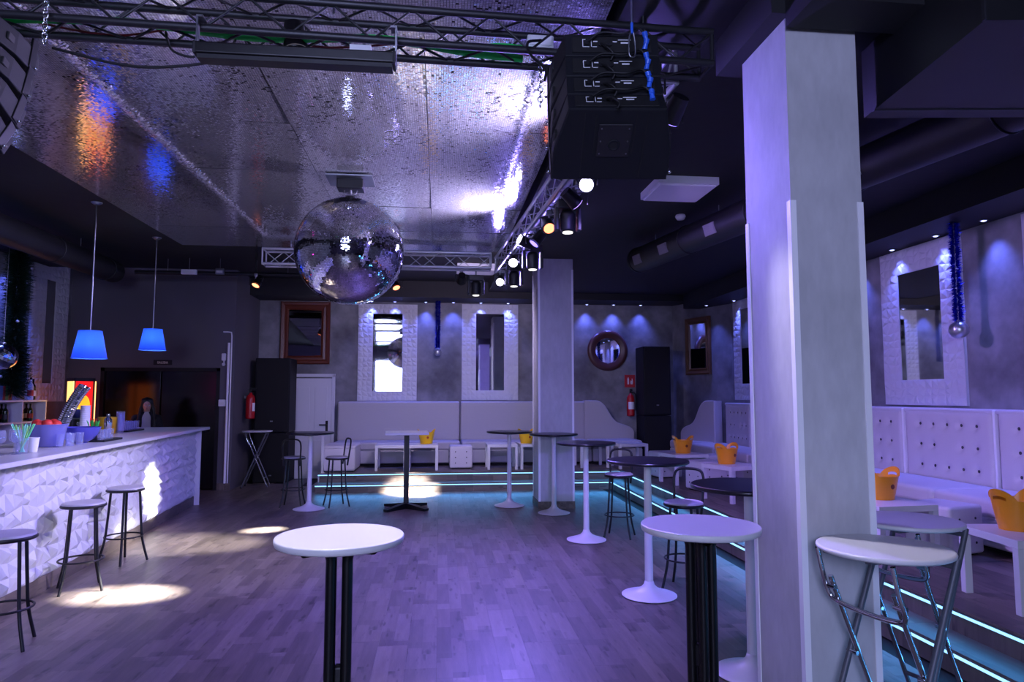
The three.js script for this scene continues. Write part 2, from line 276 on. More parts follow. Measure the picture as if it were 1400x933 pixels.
// columns with white edge trims
function column(label, x0, x1, z0, z1, h, y0, trimTop) {
  const c = thing('column', label, 'column', V((x0 + x1) / 2, 0, (z0 + z1) / 2), 0), w = x1 - x0, d = z0 - z1;
  part('shaft', boxUV(box(w, h, d, 0, h / 2, 0), 0.5), mat.column, c);
  for (const [sx, sz] of [[-1, 1], [1, 1], [-1, -1]]) {
    const a = 0.03, th = 0.005;
    part('corner_trim', [box(a, trimTop - y0, th, sx * (w / 2 - a / 2 + th), (trimTop + y0) / 2, sz * (d / 2 + th / 2)), box(th, trimTop - y0, a, sx * (w / 2 + th / 2), (trimTop + y0) / 2, sz * (d / 2 - a / 2))], mat.trim, c);
  }
  if (y0) part('skirting', [box(w + 0.02, 0.1, 0.012, 0, 0.05, d / 2 + 0.006), box(0.012, 0.1, d, -w / 2 - 0.006, 0.05, 0)], mat.skirting, c);
  return c;
}
column('near pale grey plaster column behind the folding tables', 1.656, 2.016, -3.024, -3.492, 3.458, 0, 2.557);
column('far pale grey plaster column in the row of black tables', 1.45, 1.97, -9.91, -10.5, CEIL, 0.1, 3.5);

// ceiling ducts and fittings
{
  const a = onY(882, 362, 3.4), b = onY(1420, 120, 3.42); 
  const far = V(2.62, 3.42, -8.75), near = V(3.62, 3.42, -3.2), dir = near.clone().sub(far), len = dir.length(); dir.normalize();
  const t = thing('round_duct', 'round black ventilation pipe under the ceiling beside the near column', 'duct', far.clone());
  t.quaternion.setFromUnitVectors(V(0, 0, 1), dir);
  part('pipe', cyl(0.16, 0.16, len, 0, 0, 0, 32).rotateX(Math.PI / 2).translate(0, 0, len / 2), mat.duct, t);
  for (let k = 0; k < 5; k++) part('joint_band', new THREE.TorusGeometry(0.163, 0.008, 6, 32).translate(0, 0, 0.05 + k * 1.25), mat.duct, t);
  const ventM = M(0x77747c, 0.7); for (const z of [0.28, 0.95, 1.95, 3.9]) { const v = part('vent_grille', [box(0.012, 0.12, 0.2, 0, 0, 0), ...[-2, -1, 0, 1, 2].map((i) => box(0.008, 0.012, 0.18, -0.008, i * 0.022, 0))], ventM, t, 'pale rectangular vent'); v.position.set(-0.152, -0.045, z); v.rotation.z = 0.28; }
  for (let k = 0; k < 4; k++) part('hanger', bar(V(0, 0.15, 0.5 + k * 1.4), V(0, 0.26, 0.5 + k * 1.4), 0.006), mat.steel, t);
  void a; void b;
}
{
  const t = thing('rectangular_duct', 'boxy black air duct under the ceiling near the column', 'duct', V(2.72, 3.1, -2.74), -0.12);
  const s = new THREE.Shape(); [[-0.55, 0], [0.9, 0], [0.9, 0.56], [-0.42, 0.56], [-0.55, 0.4]].forEach(([x, y], i) => (i ? s.lineTo(x, y) : s.moveTo(x, y)));
  part('body', new THREE.ExtrudeGeometry(s, { depth: 0.95, bevelEnabled: false }).translate(0, 0, -0.5), mat.duct, t);
  part('seam', [box(0.006, 0.4, 0.02, -0.553, 0.2, 0.45), box(1.45, 0.006, 0.02, 0.175, -0.002, -0.4)], mat.ledCase, t);
}
{
  const t = thing('round_duct', 'round black ventilation pipe above the bar along the left wall', 'duct', V(-5.05, 3.55, -11.1));
  part('pipe', cyl(0.17, 0.17, 7, 0, 0, 3.5, 28).applyMatrix4(new THREE.Matrix4().makeTranslation(0, 0, -3.5)).rotateX(Math.PI / 2).translate(0, 0, 3.5), mat.duct, t);
  for (let k = 0; k < 5; k++) part('joint_band', new THREE.TorusGeometry(0.173, 0.008, 6, 28).translate(0, 0, 0.3 + k * 1.4), mat.duct, t);
  part('hanger', bar(V(0, 0.16, 1), V(0, 0.3, 1), 0.006), mat.steel, t); part('hanger', bar(V(0, 0.16, 4), V(0, 0.3, 4), 0.006), mat.steel, t);
}
{
  const t = thing('round_duct', 'thin black pipe hanging across before the exit wall', 'pipe', V(0, 3.62, -11.5));
  part('pipe', bar(V(-4.9, 0, 0), V(-2.3, 0, 0), 0.035, 12), mat.duct, t);
  for (const x of [-4.4, -3, -2.5]) part('hanger', bar(V(x, 0.03, 0), V(x, 0.23, 0), 0.006), mat.steel, t);
}
function panelLamp(label, x0, x1, z0, z1) {
  const t = thing('ceiling_panel_lamp', label, 'ceiling lamp', V((x0 + x1) / 2, CEIL, (z0 + z1) / 2)), w = x1 - x0, d = z0 - z1;
  part('housing', box(w, 0.07, d, 0, -0.035, 0), mat.foam, t); part('diffuser', rbox(w - 0.04, 0.02, d - 0.04, 0, -0.075, 0, 0.008), mat.foam, t);
}
panelLamp('white square ceiling panel lamp beside the loudspeaker array', 2.0, 2.58, -5.98, -6.55);
{ const t = thing('ceiling_panel_lamp', 'white ceiling panel lamp before the back wall left of the far column', 'ceiling lamp', V(0.62, CEILHI, -11.6)); part('housing', box(0.66, 0.1, 0.5, 0, -0.05, 0), mat.foam, t); part('diffuser', rbox(0.62, 0.02, 0.46, 0, -0.105, 0, 0.008), mat.foam, t); }
function smallBox(name, label, category, p, w, h, d, m = mat.foam) { const t = thing(name, label, category, p); part('case', rbox(w, h, d, 0, 0, 0, 0.012), m, t); part('lens', rbox(w * 0.7, h * 0.4, 0.01, 0, -h * 0.1, d / 2 + 0.003, 0.004), mat.white, t); if (p.y > 3) part('hanger', bar(V(0, h / 2, 0), V(0, CEILHI - p.y, 0), 0.006), mat.steel, t); return t; }
smallBox('emergency_light', 'small white emergency light hanging before the exit wall', 'emergency light', V(-4.03, 3.62, -11.4), 0.24, 0.08, 0.06);
smallBox('junction_box', 'small pale junction box on the pipe before the exit wall', 'junction box', V(-3.55, 3.64, -11.4), 0.14, 0.1, 0.06, mat.steel);
{ const t = thing('smoke_detector', 'small white round detector on the ceiling beside the near column', 'smoke detector', V(2.69, CEIL, -7.31)); part('mount', cyl(0.05, 0.06, 0.02, 0, -0.01, 0), mat.foam, t); part('sensor', lathe([[0, -0.06], [0.04, -0.055], [0.055, -0.03], [0.055, -0.02]]), mat.foam, t); }

// ---------------------------------------------------------------- relief panels and mirrors
function relief(w, h, cell, amp, gx0, gy0, seed, hole) {   // faceted pyramids, flat shaded; x to the right, y up, z out
  const nx = Math.max(1, Math.round(w / cell)), ny = Math.max(1, Math.round(h / cell)), cx = w / nx, cy = h / ny, pos = [];
  const vert = (i, j) => { const gi = i + gx0, gj = j + gy0, rim = hole && i * cx > hole[0] - 0.01 && i * cx < hole[2] + 0.01 && j * cy > hole[1] - 0.01 && j * cy < hole[3] + 0.01, ex = rim || i === 0 || i === nx, ey = rim || j === 0 || j === ny; return V((i + (ex ? 0 : (hash(gi, gj, seed) - 0.5) * 0.55)) * cx, (j + (ey ? 0 : (hash(gi, gj, seed + 1) - 0.5) * 0.55)) * cy, amp * (0.15 + 0.25 * hash(gi, gj, seed + 2))); };
  const inHole = (i, j) => hole && (i + 0.5) * cx > hole[0] && (i + 0.5) * cx < hole[2] && (j + 0.5) * cy > hole[1] && (j + 0.5) * cy < hole[3];
  for (let i = 0; i < nx; i++) for (let j = 0; j < ny; j++) {
    if (inHole(i, j)) continue;
    const q = [vert(i, j), vert(i + 1, j), vert(i + 1, j + 1), vert(i, j + 1)], u = 0.25 + 0.5 * hash(i + gx0, j + gy0, seed + 3), v = 0.25 + 0.5 * hash(i + gx0, j + gy0, seed + 4);
    const c = V(0, 0, 0).addScaledVector(q[0], (1 - u) * (1 - v)).addScaledVector(q[1], u * (1 - v)).addScaledVector(q[2], u * v).addScaledVector(q[3], (1 - u) * v); c.z = amp * (0.65 + 0.35 * hash(i + gx0, j + gy0, seed + 5));
    for (let k = 0; k < 4; k++) for (const p of [q[k], q[(k + 1) % 4], c]) pos.push(p.x, p.y, p.z);
  }
  const g = new THREE.BufferGeometry(); g.setAttribute('position', new THREE.Float32BufferAttribute(pos, 3)); g.computeVertexNormals(); return clean(g);
}
function reliefMirror(label, pos, turn, w, h, bw, bh, tilt = 0) {
  const t = thing('relief_framed_mirror', label, 'mirror', pos, turn, 'mirrors in white faceted frames');
  const c = 0.097, nx = Math.round(w / c), ny = Math.round(h / c), sx = w / nx, sy = h / ny;
  const x0 = Math.round(bw / sx) * sx, y0 = Math.round(bh / sy) * sy;
  const fr = part('frame', [box(w, y0, 0.03, 0, y0 / 2 - h / 2, 0.015), box(w, y0, 0.03, 0, h / 2 - y0 / 2, 0.015), box(x0, h - 2 * y0, 0.03, x0 / 2 - w / 2, 0, 0.015), box(x0, h - 2 * y0, 0.03, w / 2 - x0 / 2, 0, 0.015)], mat.relief, t);
  part('faceted_face', relief(w, h, c, 0.021, 0, 0, Math.floor(Math.abs(pos.x * 100 + pos.z * 37)), [x0, y0, w - x0, h - y0]).translate(-w / 2, -h / 2, 0.03), mat.relief, fr);
  const m = part('mirror_pane', box(w - 2 * x0, h - 2 * y0, 0.008, 0, 0, 0.02), mat.mirror, t, 'silvered mirror glass'); m.rotation.y = tilt;
  return t;
}
reliefMirror('white faceted frame mirror on back wall beside the wooden framed mirror', V(-1.04, 2.5, ZB), 0, 1.18, 1.96, 0.28, 0.23, 0.019);
reliefMirror('white faceted frame mirror on back wall beside the far column', V(1.04, 2.52, ZB), 0, 1.16, 1.97, 0.29, 0.24, 0.01);
reliefMirror('white faceted frame mirror above the tufted sofa beside the silver bauble', V(XR, 2.44, -7.24), -Math.PI / 2, 1.3, 1.84, 0.32, 0.3);
reliefMirror('white faceted frame mirror above the tufted sofa behind the near column', V(XR, 2.52, -11.55), -Math.PI / 2, 1.3, 1.94, 0.32, 0.3);
reliefMirror('white faceted frame mirror above the tufted sofa by the row of right wall spotlights', V(XR, 2.42, -5.15), -Math.PI / 2, 1.3, 1.84, 0.32, 0.3);
reliefMirror('tall white faceted frame mirror behind the bar beside the glowing cooler', V(XL, 2.66, -11.72), Math.PI / 2, 1.04, 2.26, 0.38, 0.3);
function mitredFrame(w, h, prof, m, t) {   // swept profile round a rectangle; prof: [inset from outer edge, height]
  for (const [nx, ny, len, off, rot] of [[0, 0, w, h / 2, 0], [0, 0, w, h / 2, Math.PI], [0, 0, h, w / 2, Math.PI / 2], [0, 0, h, w / 2, -Math.PI / 2]]) {
    const pos = [], idx = [];
    prof.forEach(([i, z]) => { pos.push(-len / 2 + i, off - i, z, len / 2 - i, off - i, z); });
    for (let k = 0; k < prof.length - 1; k++) { const a = 2 * k; idx.push(a, a + 2, a + 1, a + 1, a + 2, a + 3); }
    const g = new THREE.BufferGeometry(); g.setAttribute('position', new THREE.Float32BufferAttribute(pos, 3)); g.setIndex(idx); const q = clean(g.toNonIndexed()); q.computeVertexNormals(); q.rotateZ(rot);
    part('frame_side', q, m, t); void nx; void ny;
  }
}
{
  const t = thing('wooden_framed_mirror', 'rectangular mirror in a wide red brown wooden frame above the white door', 'mirror', V(-2.67, 2.88, ZB));
  mitredFrame(0.97, 1.25, [[0, 0], [0, 0.05], [0.02, 0.065], [0.06, 0.06], [0.085, 0.045], [0.13, 0.05], [0.15, 0.035], [0.175, 0.02], [0.175, 0]], mat.woodFrame, t);
  part('mirror_pane', box(0.64, 0.92, 0.008, 0, 0, 0.028), mat.mirror, t).rotation.y = 0.055;
}
{
  const a = V(5.5, 0, -12.35), b = V(4.92, 0, ZB), n = V(-(a.z - b.z), 0, a.x - b.x).normalize(), c = a.clone().lerp(b, 0.52).addScaledVector(n, 0.012);
  const t = thing('gilt_framed_mirror', 'small mirror in a brown gilt frame on the angled corner wall', 'mirror', V(c.x, 2.62, c.z), Math.atan2(n.x, n.z));
  mitredFrame(0.72, 1.15, [[0, 0], [0, 0.05], [0.03, 0.06], [0.08, 0.035], [0.11, 0.045], [0.13, 0.02], [0.13, 0]], mat.goldWood, t);
  part('mirror_pane', box(0.48, 0.9, 0.008, 0, 0, 0.016), mat.mirror, t);
}
{
  const t = thing('round_mirror', 'round mirror in a thick dark copper coloured frame on the back wall', 'mirror', V(3.51, 2.57, ZB));
  part('frame', lathe([[0.26, 0], [0.26, 0.03], [0.28, 0.05], [0.3, 0.045], [0.34, 0.075], [0.39, 0.07], [0.42, 0.045], [0.43, 0.02], [0.43, 0]], 48).rotateX(Math.PI / 2), M(0x4a2a26, 0.35), t);
  part('mirror_pane', cyl(0.27, 0.27, 0.012, 0, 0, 0, 48).rotateX(Math.PI / 2).translate(0, 0, 0.012), mat.mirror, t);
}
// ---------------------------------------------------------------- doors, signs and wall fittings at the back left
{
  const t = thing('door_1', 'glossy black double exit doors with glass like panels', 'door', V((DX0 + DX1) / 2, 0, ZDOOR), 0, undefined, 'structure'), w = DX1 - DX0;
  part('frame', [box(0.06, DH, 0.16, -w / 2 + 0.03, DH / 2, -0.07), box(0.06, DH, 0.16, w / 2 - 0.03, DH / 2, -0.07), box(w, 0.06, 0.16, 0, DH - 0.03, -0.07)], mat.black, t);
  for (const s of [-1, 1]) {
    const l = part('leaf', rbox(w / 2 - 0.07, DH - 0.08, 0.045, s * (w / 4 - 0.025), DH / 2 - 0.02, -0.05, 0.005), mat.doorDark, t);
    part('push_bar', [bar(V(s * 0.12, 1.02, 0), V(s * (w / 2 - 0.2), 1.02, 0), 0.018, 10), box(0.05, 0.08, 0.04, s * 0.12, 1.02, -0.015), box(0.05, 0.08, 0.04, s * (w / 2 - 0.2), 1.02, -0.015)], mat.blackMetal, l);
  }
}
{
  const tx = canvasTex(256, 64, (c, w, h) => { c.fillStyle = '#16140f'; c.fillRect(0, 0, w, h); c.fillStyle = '#f2ead6'; c.font = 'bold 46px sans-serif'; c.textAlign = 'center'; c.textBaseline = 'middle'; c.fillText('SALIDA', w / 2, h / 2 + 2, 240); });
  const t = thing('exit_sign', 'small SALIDA exit sign above the black doors', 'sign', V(-4.76, 2.2, ZDOOR));
  part('plate', box(0.3, 0.085, 0.02, 0, 0, 0.01), mat.black, t); part('lettering', new THREE.PlaneGeometry(0.29, 0.075).translate(0, 0, 0.0215), M(0xffffff, 0.5, 0, { map: tx }), t);
}
{
  const t = thing('conduit_pipe', 'white vertical conduit pipes on the wall corner beside the exit doors', 'pipe', V(-3.66, 0, ZDOOR + 0.02));
  part('pipe', bar(V(0, 0.12, 0.01), V(0, 2.55, 0.01), 0.02, 10), mat.trim, t); part('pipe', tube([V(0.045, 0.12, 0.01), V(0.045, 1.5, 0.01), V(0.045, 2.7, 0.01), V(0.02, 2.74, 0.01), V(-0.1, 2.74, 0.01)], 0.012, 40, 8, false, 0.1), mat.trim, t);
}
smallBox('wall_switch', 'white switch box on the wall corner beside the exit doors', 'switch', V(-3.74, 1.5, ZDOOR + 0.04), 0.11, 0.12, 0.06);
{ const t = thing('motion_sensor', 'small white motion sensor high on the wall corner beside the exit doors', 'sensor', V(-3.74, 2.3, ZDOOR)); part('case', rbox(0.07, 0.13, 0.05, 0, 0, 0.03, 0.015), mat.foam, t); part('lens', new THREE.SphereGeometry(0.03, 12, 8).translate(0, -0.13, 0.03), mat.white, t); part('bracket', box(0.02, 0.14, 0.02, 0, -0.07, 0.01), mat.foam, t); }
{
  const t = thing('door_2', 'white panelled door with a black lever handle in the back wall', 'door', V(-2.5, 0, ZB), 0, undefined, 'structure');
  part('leaf', rbox(0.74, 1.97, 0.04, 0, 0.985, 0.03, 0.004), mat.doorWhite, t);
  for (const x of [-0.17, 0.17]) for (const [y, h] of [[0.45, 0.6], [1.35, 0.9]]) part('panel', rbox(0.24, h, 0.014, x, y, 0.054, 0.006), mat.doorWhite, t);
  part('casing', [box(0.06, 2.03, 0.03, -0.405, 1.015, 0.016), box(0.06, 2.03, 0.03, 0.405, 1.015, 0.016), box(0.87, 0.06, 0.03, 0, 2.03, 0.016)], mat.doorWhite, t);
  const hnd = part('handle_plate', rbox(0.05, 0.22, 0.012, 0.29, 1.02, 0.056, 0.005), mat.black, t); part('lever', [bar(V(0.29, 1.05, 0.05), V(0.29, 1.05, 0.11), 0.012), rbox(0.15, 0.025, 0.02, 0.225, 1.05, 0.11, 0.008)], mat.black, hnd);
}
function extinguisher(label, p, turn = 0) {
  const t = thing('fire_extinguisher', label, 'fire extinguisher', p, turn, 'red fire extinguishers');
  const b = part('cylinder', lathe([[0, 0], [0.075, 0.005], [0.08, 0.03], [0.08, 0.36], [0.065, 0.42], [0.03, 0.45], [0.022, 0.48], [0, 0.48]], 24), mat.red, t); part('label', new THREE.CylinderGeometry(0.0812, 0.0812, 0.15, 20, 1, true, -0.9, 1.8).translate(0, 0.22, 0), mat.foam, b);
  part('valve', [cyl(0.02, 0.02, 0.05, 0, 0.5, 0), box(0.03, 0.02, 0.13, 0, 0.53, 0.03), box(0.03, 0.015, 0.12, 0, 0.56, 0.035)], mat.blackMetal, t);
  part('hose', tube([V(0.02, 0.49, 0), V(0.09, 0.47, 0.02), V(0.105, 0.35, 0.02), V(0.1, 0.12, 0.02)], 0.011, 20), mat.black, t); part('bracket', box(0.05, 0.05, 0.03, 0, 0.4, -0.09), mat.steel, t);
}
extinguisher('red fire extinguisher on the dark return wall above a folding table', V(-3.42, 1.2, -12.95), Math.PI / 2);
extinguisher('red fire extinguisher under the red sign on the back wall', V(3.96, 1.2, ZB + 0.12));
{
  const tx = canvasTex(128, 128, (c, w, h) => { c.fillStyle = '#a81a22'; c.fillRect(0, 0, w, h); c.fillStyle = '#d9cfd2'; c.fillRect(30, 34, 22, 66); c.fillRect(36, 22, 10, 14); c.beginPath(); c.moveTo(74, 100); c.quadraticCurveTo(62, 74, 80, 52); c.quadraticCurveTo(84, 66, 90, 60); c.quadraticCurveTo(88, 44, 94, 30); c.quadraticCurveTo(112, 70, 100, 100); c.fill(); });
  const t = thing('fire_sign', 'red square sign showing an extinguisher and flame on the back wall', 'sign', V(3.98, 1.93, ZB)); part('plate', box(0.22, 0.26, 0.012, 0, 0, 0.006), mat.red, t); part('print', new THREE.PlaneGeometry(0.2, 0.24).translate(0, 0, 0.013), M(0xffffff, 0.5, 0, { map: tx }), t);
}
function towerSpeaker(label, x, y, z, w, h, d, n) {
  const t = thing('tower_loudspeaker', label, 'loudspeaker', V(x, y, z)); let y0 = 0;
  for (let k = 0; k < n; k++) {
    const hh = h * (k === 0 ? 0.4 : 0.6 / (n - 1)); const c = part('cabinet', rbox(w, hh - 0.008, d, 0, y0 + hh / 2, 0, 0.015), mat.cabinet, t);
    part('grille', rbox(w - 0.05, hh - 0.06, 0.015, 0, y0 + hh / 2, d / 2 + 0.006, 0.006), mat.grille, c); part('badge', box(0.05, 0.02, 0.004, 0, y0 + hh * 0.15, d / 2 + 0.016), mat.steel, c); y0 += hh;
  }
}
towerSpeaker('tall black loudspeaker stack beside the white door', -3.12, 0, -13.6, 0.64, 2.34, 0.6, 2);
towerSpeaker('tall black loudspeaker stack beside the round mirror', 4.36, PH, -13.62, 0.56, 2.32, 0.55, 2);
//@@FURNITURE
// ---------------------------------------------------------------- bar
const BAR_O = V(-2.97, 0, -2.6), BAR_T = 94.47 * D2R, BAR_L = 8.2;
const onBar = (x, y, z) => V(x, y, z).applyAxisAngle(V(0, 1, 0), BAR_T).add(BAR_O);
{
  const t = thing('bar_counter', 'long bar front clad in white faceted relief panels', 'bar', BAR_O, BAR_T);
  part('body', box(BAR_L, 1.08, 0.5, BAR_L / 2, 0.56, -0.29), mat.white, t);
  part('kick_board', boxUV(box(BAR_L, 0.13, 0.02, BAR_L / 2, 0.065, -0.02), 1, 0, 0, true), stepTones[0], t, 'brown skirting board');
  const n = 16, pw = BAR_L / n, ph = 0.49;
  for (let i = 0; i < n; i++) for (let j = 0; j < 2; j++) part('relief_panel', relief(pw, ph, 0.125, 0.07, i * 4, j * 4, 400).translate(i * pw, 0.13 + j * ph, -0.04), mat.relief, t);
  part('end_panel', box(0.03, 1.11, 0.62, BAR_L + 0.016, 0.555, -0.25), mat.white, t);
  const w = thing('bar_worktop', 'white bar worktop holding glasses and trays', 'worktop', BAR_O, BAR_T);
  part('slab', rbox(BAR_L + 0.3, 0.04, 1.06, BAR_L / 2 + 0.08, 1.13, -0.4, 0.008), mat.counter, w);
}
// ---------------------------------------------------------------- stools
function makeStool(label, back) {
  const t = thing(back ? 'backed_bar_stool' : 'bar_stool', label, 'stool', V(0, 0, 0), 0, back ? 'black stools with a looped back' : 'backless stools along the bar');
  const s = part('seat', lathe([[0, 0.685], [0.16, 0.685], [0.172, 0.692], [0.172, 0.705], [0.165, 0.712]], 28), mat.stool, t); part('seat_pad', lathe([[0.164, 0.711], [0.162, 0.722], [0.15, 0.728], [0, 0.73]], 28), mat.seatTop, s, 'pale seat top');
  for (const a of [45, 135, 225, 315]) { const c = Math.cos(a * D2R), d = Math.sin(a * D2R); part('leg', tube([V(c * 0.125, 0.69, d * 0.125), V(c * 0.145, 0.4, d * 0.145), V(c * 0.165, 0.2, d * 0.165), V(c * 0.215, 0.0, d * 0.215)], 0.0115, 20), mat.stool, t); }
  part('foot_ring', new THREE.TorusGeometry(0.168, 0.008, 8, 36).rotateX(Math.PI / 2).translate(0, 0.25, 0), mat.stool, t);
  if (back) part('back_loop', tube([V(-0.115, 0.6, -0.12), V(-0.125, 0.75, -0.14), V(-0.13, 0.9, -0.16), V(-0.1, 0.975, -0.17), V(0, 0.99, -0.17), V(0.1, 0.975, -0.17), V(0.13, 0.9, -0.16), V(0.125, 0.75, -0.14), V(0.115, 0.6, -0.12)], 0.012, 48), mat.stool, t);
  return t;
}
const at = (px, py, y) => { const p = onY(px, py, y); p.y = 0; return p; };
const stool = makeStool('black stool before the bar front, third from its far end', false); stool.position.copy(at(10, 731, 0.72)); stool.rotation.y = 0.3;
copy(stool, at(101, 688, 0.72).add(V(0.08, 0, 0)), 0.5, 'black stool before the bar front, second from its far end');
copy(stool, at(172, 667, 0.72), 1.1, 'black stool before the bar front, nearest its far end');
const bstool = makeStool('black loop backed stool behind the white stem table by the white door', true); bstool.position.set(-2.13, 0, -10.5); bstool.rotation.y = Math.PI;
copy(bstool, at(461, 625, 0.72), -2.0, 'black loop backed stool between the white stem table and the lit steps');
copy(bstool, at(846, 648, 0.72), -2.7, 'black loop backed stool between two black tables beside the lit steps');
copy(bstool, V(2.09, 0, -5.74), -2.5, 'black loop backed stool before the steps behind the near white round table');

// ---------------------------------------------------------------- high tables
function makeTrumpet(label) {
  const t = thing('pedestal_table', label, 'high table', V(0, 0, 0), 0, 'black topped tables on white trumpet stems');
  part('table_top', lathe([[0, 1.07], [0.325, 1.07], [0.338, 1.076], [0.34, 1.085], [0.338, 1.094], [0.33, 1.1], [0, 1.1]], 48), mat.blackTop, t, 'round black table top'); part('stem', cyl(0.03, 0.034, 1.0, 0, 0.57, 0), mat.white, t);
  part('base', lathe([[0, 0.004], [0.215, 0.004], [0.222, 0.008], [0.222, 0.014], [0.18, 0.026], [0.12, 0.044], [0.07, 0.066], [0.044, 0.092], [0.036, 0.12], [0, 0.12]], 40), mat.white, t); part('plate', lathe([[0, 1.055], [0.12, 1.055], [0.12, 1.07], [0, 1.07]], 24), mat.blackMetal, t);
  return t;
}
const tt = makeTrumpet('white stem table with black round top beside the two loop backed stools'); tt.position.set(-1.84, 0, -10.19);
copy(tt, V(1.05, 0, -10.2), 0, 'white stem table with black round top left of the far column');
copy(tt, V(1.6, 0, -9.5), 0.3, 'white stem table with black round top directly before the far column');
copy(tt, V(1.67, 0, -7.72), 0.6, 'white stem table with black round top, second in the row from the far column');
copy(tt, V(1.72, 0, -5.56), 0.9, 'white stem table with black round top, third in the row from the far column');
copy(tt, V(1.85, 0, -3.97), 1.2, 'white stem table with black round top right behind the near column');
{
  const t = thing('square_table', 'white square topped high table on a black post before the lit steps', 'high table', V(-0.46, 0, -10.15), 0.06);
  part('table_top', rbox(0.62, 0.035, 0.62, 0, 1.085, 0, 0.006), mat.whiteTop, t, 'white square table top'); part('post', rbox(0.075, 1.05, 0.075, 0, 0.54, 0, 0.008), mat.blackMetal, t);
  for (let k = 0; k < 4; k++) { const s = new THREE.Shape(); s.moveTo(0, -0.035); s.lineTo(0.4, -0.04); s.lineTo(0.4, 0.04); s.lineTo(0, 0.035); const g = new THREE.ExtrudeGeometry(s, { depth: 0.03, bevelEnabled: true, bevelSize: 0.004, bevelThickness: 0.004, bevelSegments: 1 }); const p = g.attributes.position; for (let i = 0; i < p.count; i++) if (p.getZ(i) > 0.02) p.setZ(i, 0.03 + 0.05 * (1 - Math.min(1, p.getX(i) / 0.4))); g.rotateX(-Math.PI / 2); g.computeVertexNormals(); const f = part('foot', g, mat.blackMetal, t); f.position.y = 0.004; f.rotation.y = Math.PI / 4 + k * Math.PI / 2; }
  part('plate', box(0.3, 0.012, 0.3, 0, 1.062, 0), mat.blackMetal, t);
}
function makePostTable(label) {
  const t = thing('round_high_table', label, 'high table', V(0, 0, 0), 0, 'white round tables on black tube legs');
  part('table_top', lathe([[0, 0.996], [0.258, 0.996], [0.27, 1.002], [0.273, 1.014], [0.273, 1.024], [0.269, 1.03], [0, 1.03]], 56), mat.whiteTop, t, 'white round table top');
  for (const [sx, sz] of [[-1, -1], [-1, 1], [1, -1], [1, 1]]) part('leg', tube([V(sx * 0.14, 0.994, sz * 0.14), V(sx * 0.062, 0.985, sz * 0.062), V(sx * 0.036, 0.95, sz * 0.036), V(sx * 0.034, 0.85, sz * 0.034), V(sx * 0.034, 0.5, sz * 0.034), V(sx * 0.034, 0.15, sz * 0.034), V(sx * 0.05, 0.06, sz * 0.05), V(sx * 0.14, 0.028, sz * 0.14), V(sx * 0.24, 0.024, sz * 0.24)], 0.0235, 60, 12), mat.blackMetal, t);
  part('clamp', [rbox(0.075, 0.1, 0.05, 0, 0.44, 0, 0.012), cyl(0.012, 0.012, 0.1, 0, 0.44, 0).rotateX(0)], mat.blackPlastic, t); part('plate', cyl(0.16, 0.16, 0.01, 0, 0.998, 0), mat.blackMetal, t);
  return t;
}
const pt = makePostTable('white round high table standing alone in the middle of the dance floor'); pt.position.copy(at(465, 732, 1.03)); pt.rotation.y = 0.12;
copy(pt, at(957, 717, 1.03), 0.55, 'white round high table beside the near column');
function makeFolding(label) {
  const t = thing('folding_table', label, 'folding table', V(0, 0, 0), 0, 'white round folding tables on crossed tubes');
  part('table_top', lathe([[0, 1.006], [0.278, 1.006], [0.29, 1.012], [0.292, 1.02], [0.288, 1.028], [0.278, 1.03], [0, 1.03]], 56), mat.whiteTop, t, 'white round table top with a chipped edge');
  const q = 0.21;
  for (const s of [-1, 1]) { part('leg', bar(V(0.2, 1.0, s * q), V(-0.24, 0.012, s * q), 0.0145, 12), mat.greyTube, t, 'grey tube leg'); part('leg', bar(V(-0.15, 0.88, s * (q - 0.035)), V(0.24, 0.012, s * (q - 0.035)), 0.0125, 12), mat.chrome, t, 'chrome tube leg'); part('foot_cap', cyl(0.018, 0.018, 0.03, -0.24, 0.015, s * q, 12), mat.blackPlastic, t); part('hinge', cyl(0.012, 0.012, 0.06, 0, 0, 0).rotateX(Math.PI / 2).translate(-0.135, 0.83, s * (q - 0.018)), mat.chrome, t); part('hinge', [cyl(0.01, 0.01, 0.06, 0, 0, 0).rotateX(Math.PI / 2).translate(-0.012, 0.53, s * (q - 0.018))], mat.chrome, t); }
  part('bracket', tube([V(-0.19, 1.0, -q), V(-0.165, 0.9, -q), V(-0.13, 0.8, -q), V(-0.115, 0.765, -q + 0.05), V(-0.112, 0.755, 0), V(-0.115, 0.765, q - 0.05), V(-0.13, 0.8, q), V(-0.165, 0.9, q), V(-0.19, 1.0, q)], 0.0115, 60, 10), mat.chrome, t);
  part('crossbar', [bar(V(0.185, 0.97, -q), V(0.185, 0.97, q), 0.0115, 10)], mat.greyTube, t); part('crossbar', bar(V(-0.16, 0.2, -q), V(-0.16, 0.2, q), 0.0115, 10), mat.greyTube, t); part('crossbar', bar(V(0.17, 0.17, -q + 0.03), V(0.17, 0.17, q - 0.03), 0.0115, 10), mat.greyTube, t); for (const z of [-0.12, 0.12]) part('rail', box(0.46, 0.012, 0.03, 0, 1.0, z), mat.greyTube, t);
  return t;
}
const ft = makeFolding('white folding table overlapping the front of the near column'); ft.scale.set(0.9, 0.971, 0.9); ft.position.copy(at(1208, 747, 1.0)); ft.rotation.y = 0.25;
copy(ft, at(1238, 710, 1.0), 0.3, 'white folding table between the near column and the lit steps');
copy(ft, V(-3.24, 0, -12.78), 0.1, 'white folding table under the fire extinguisher by the tall loudspeaker');

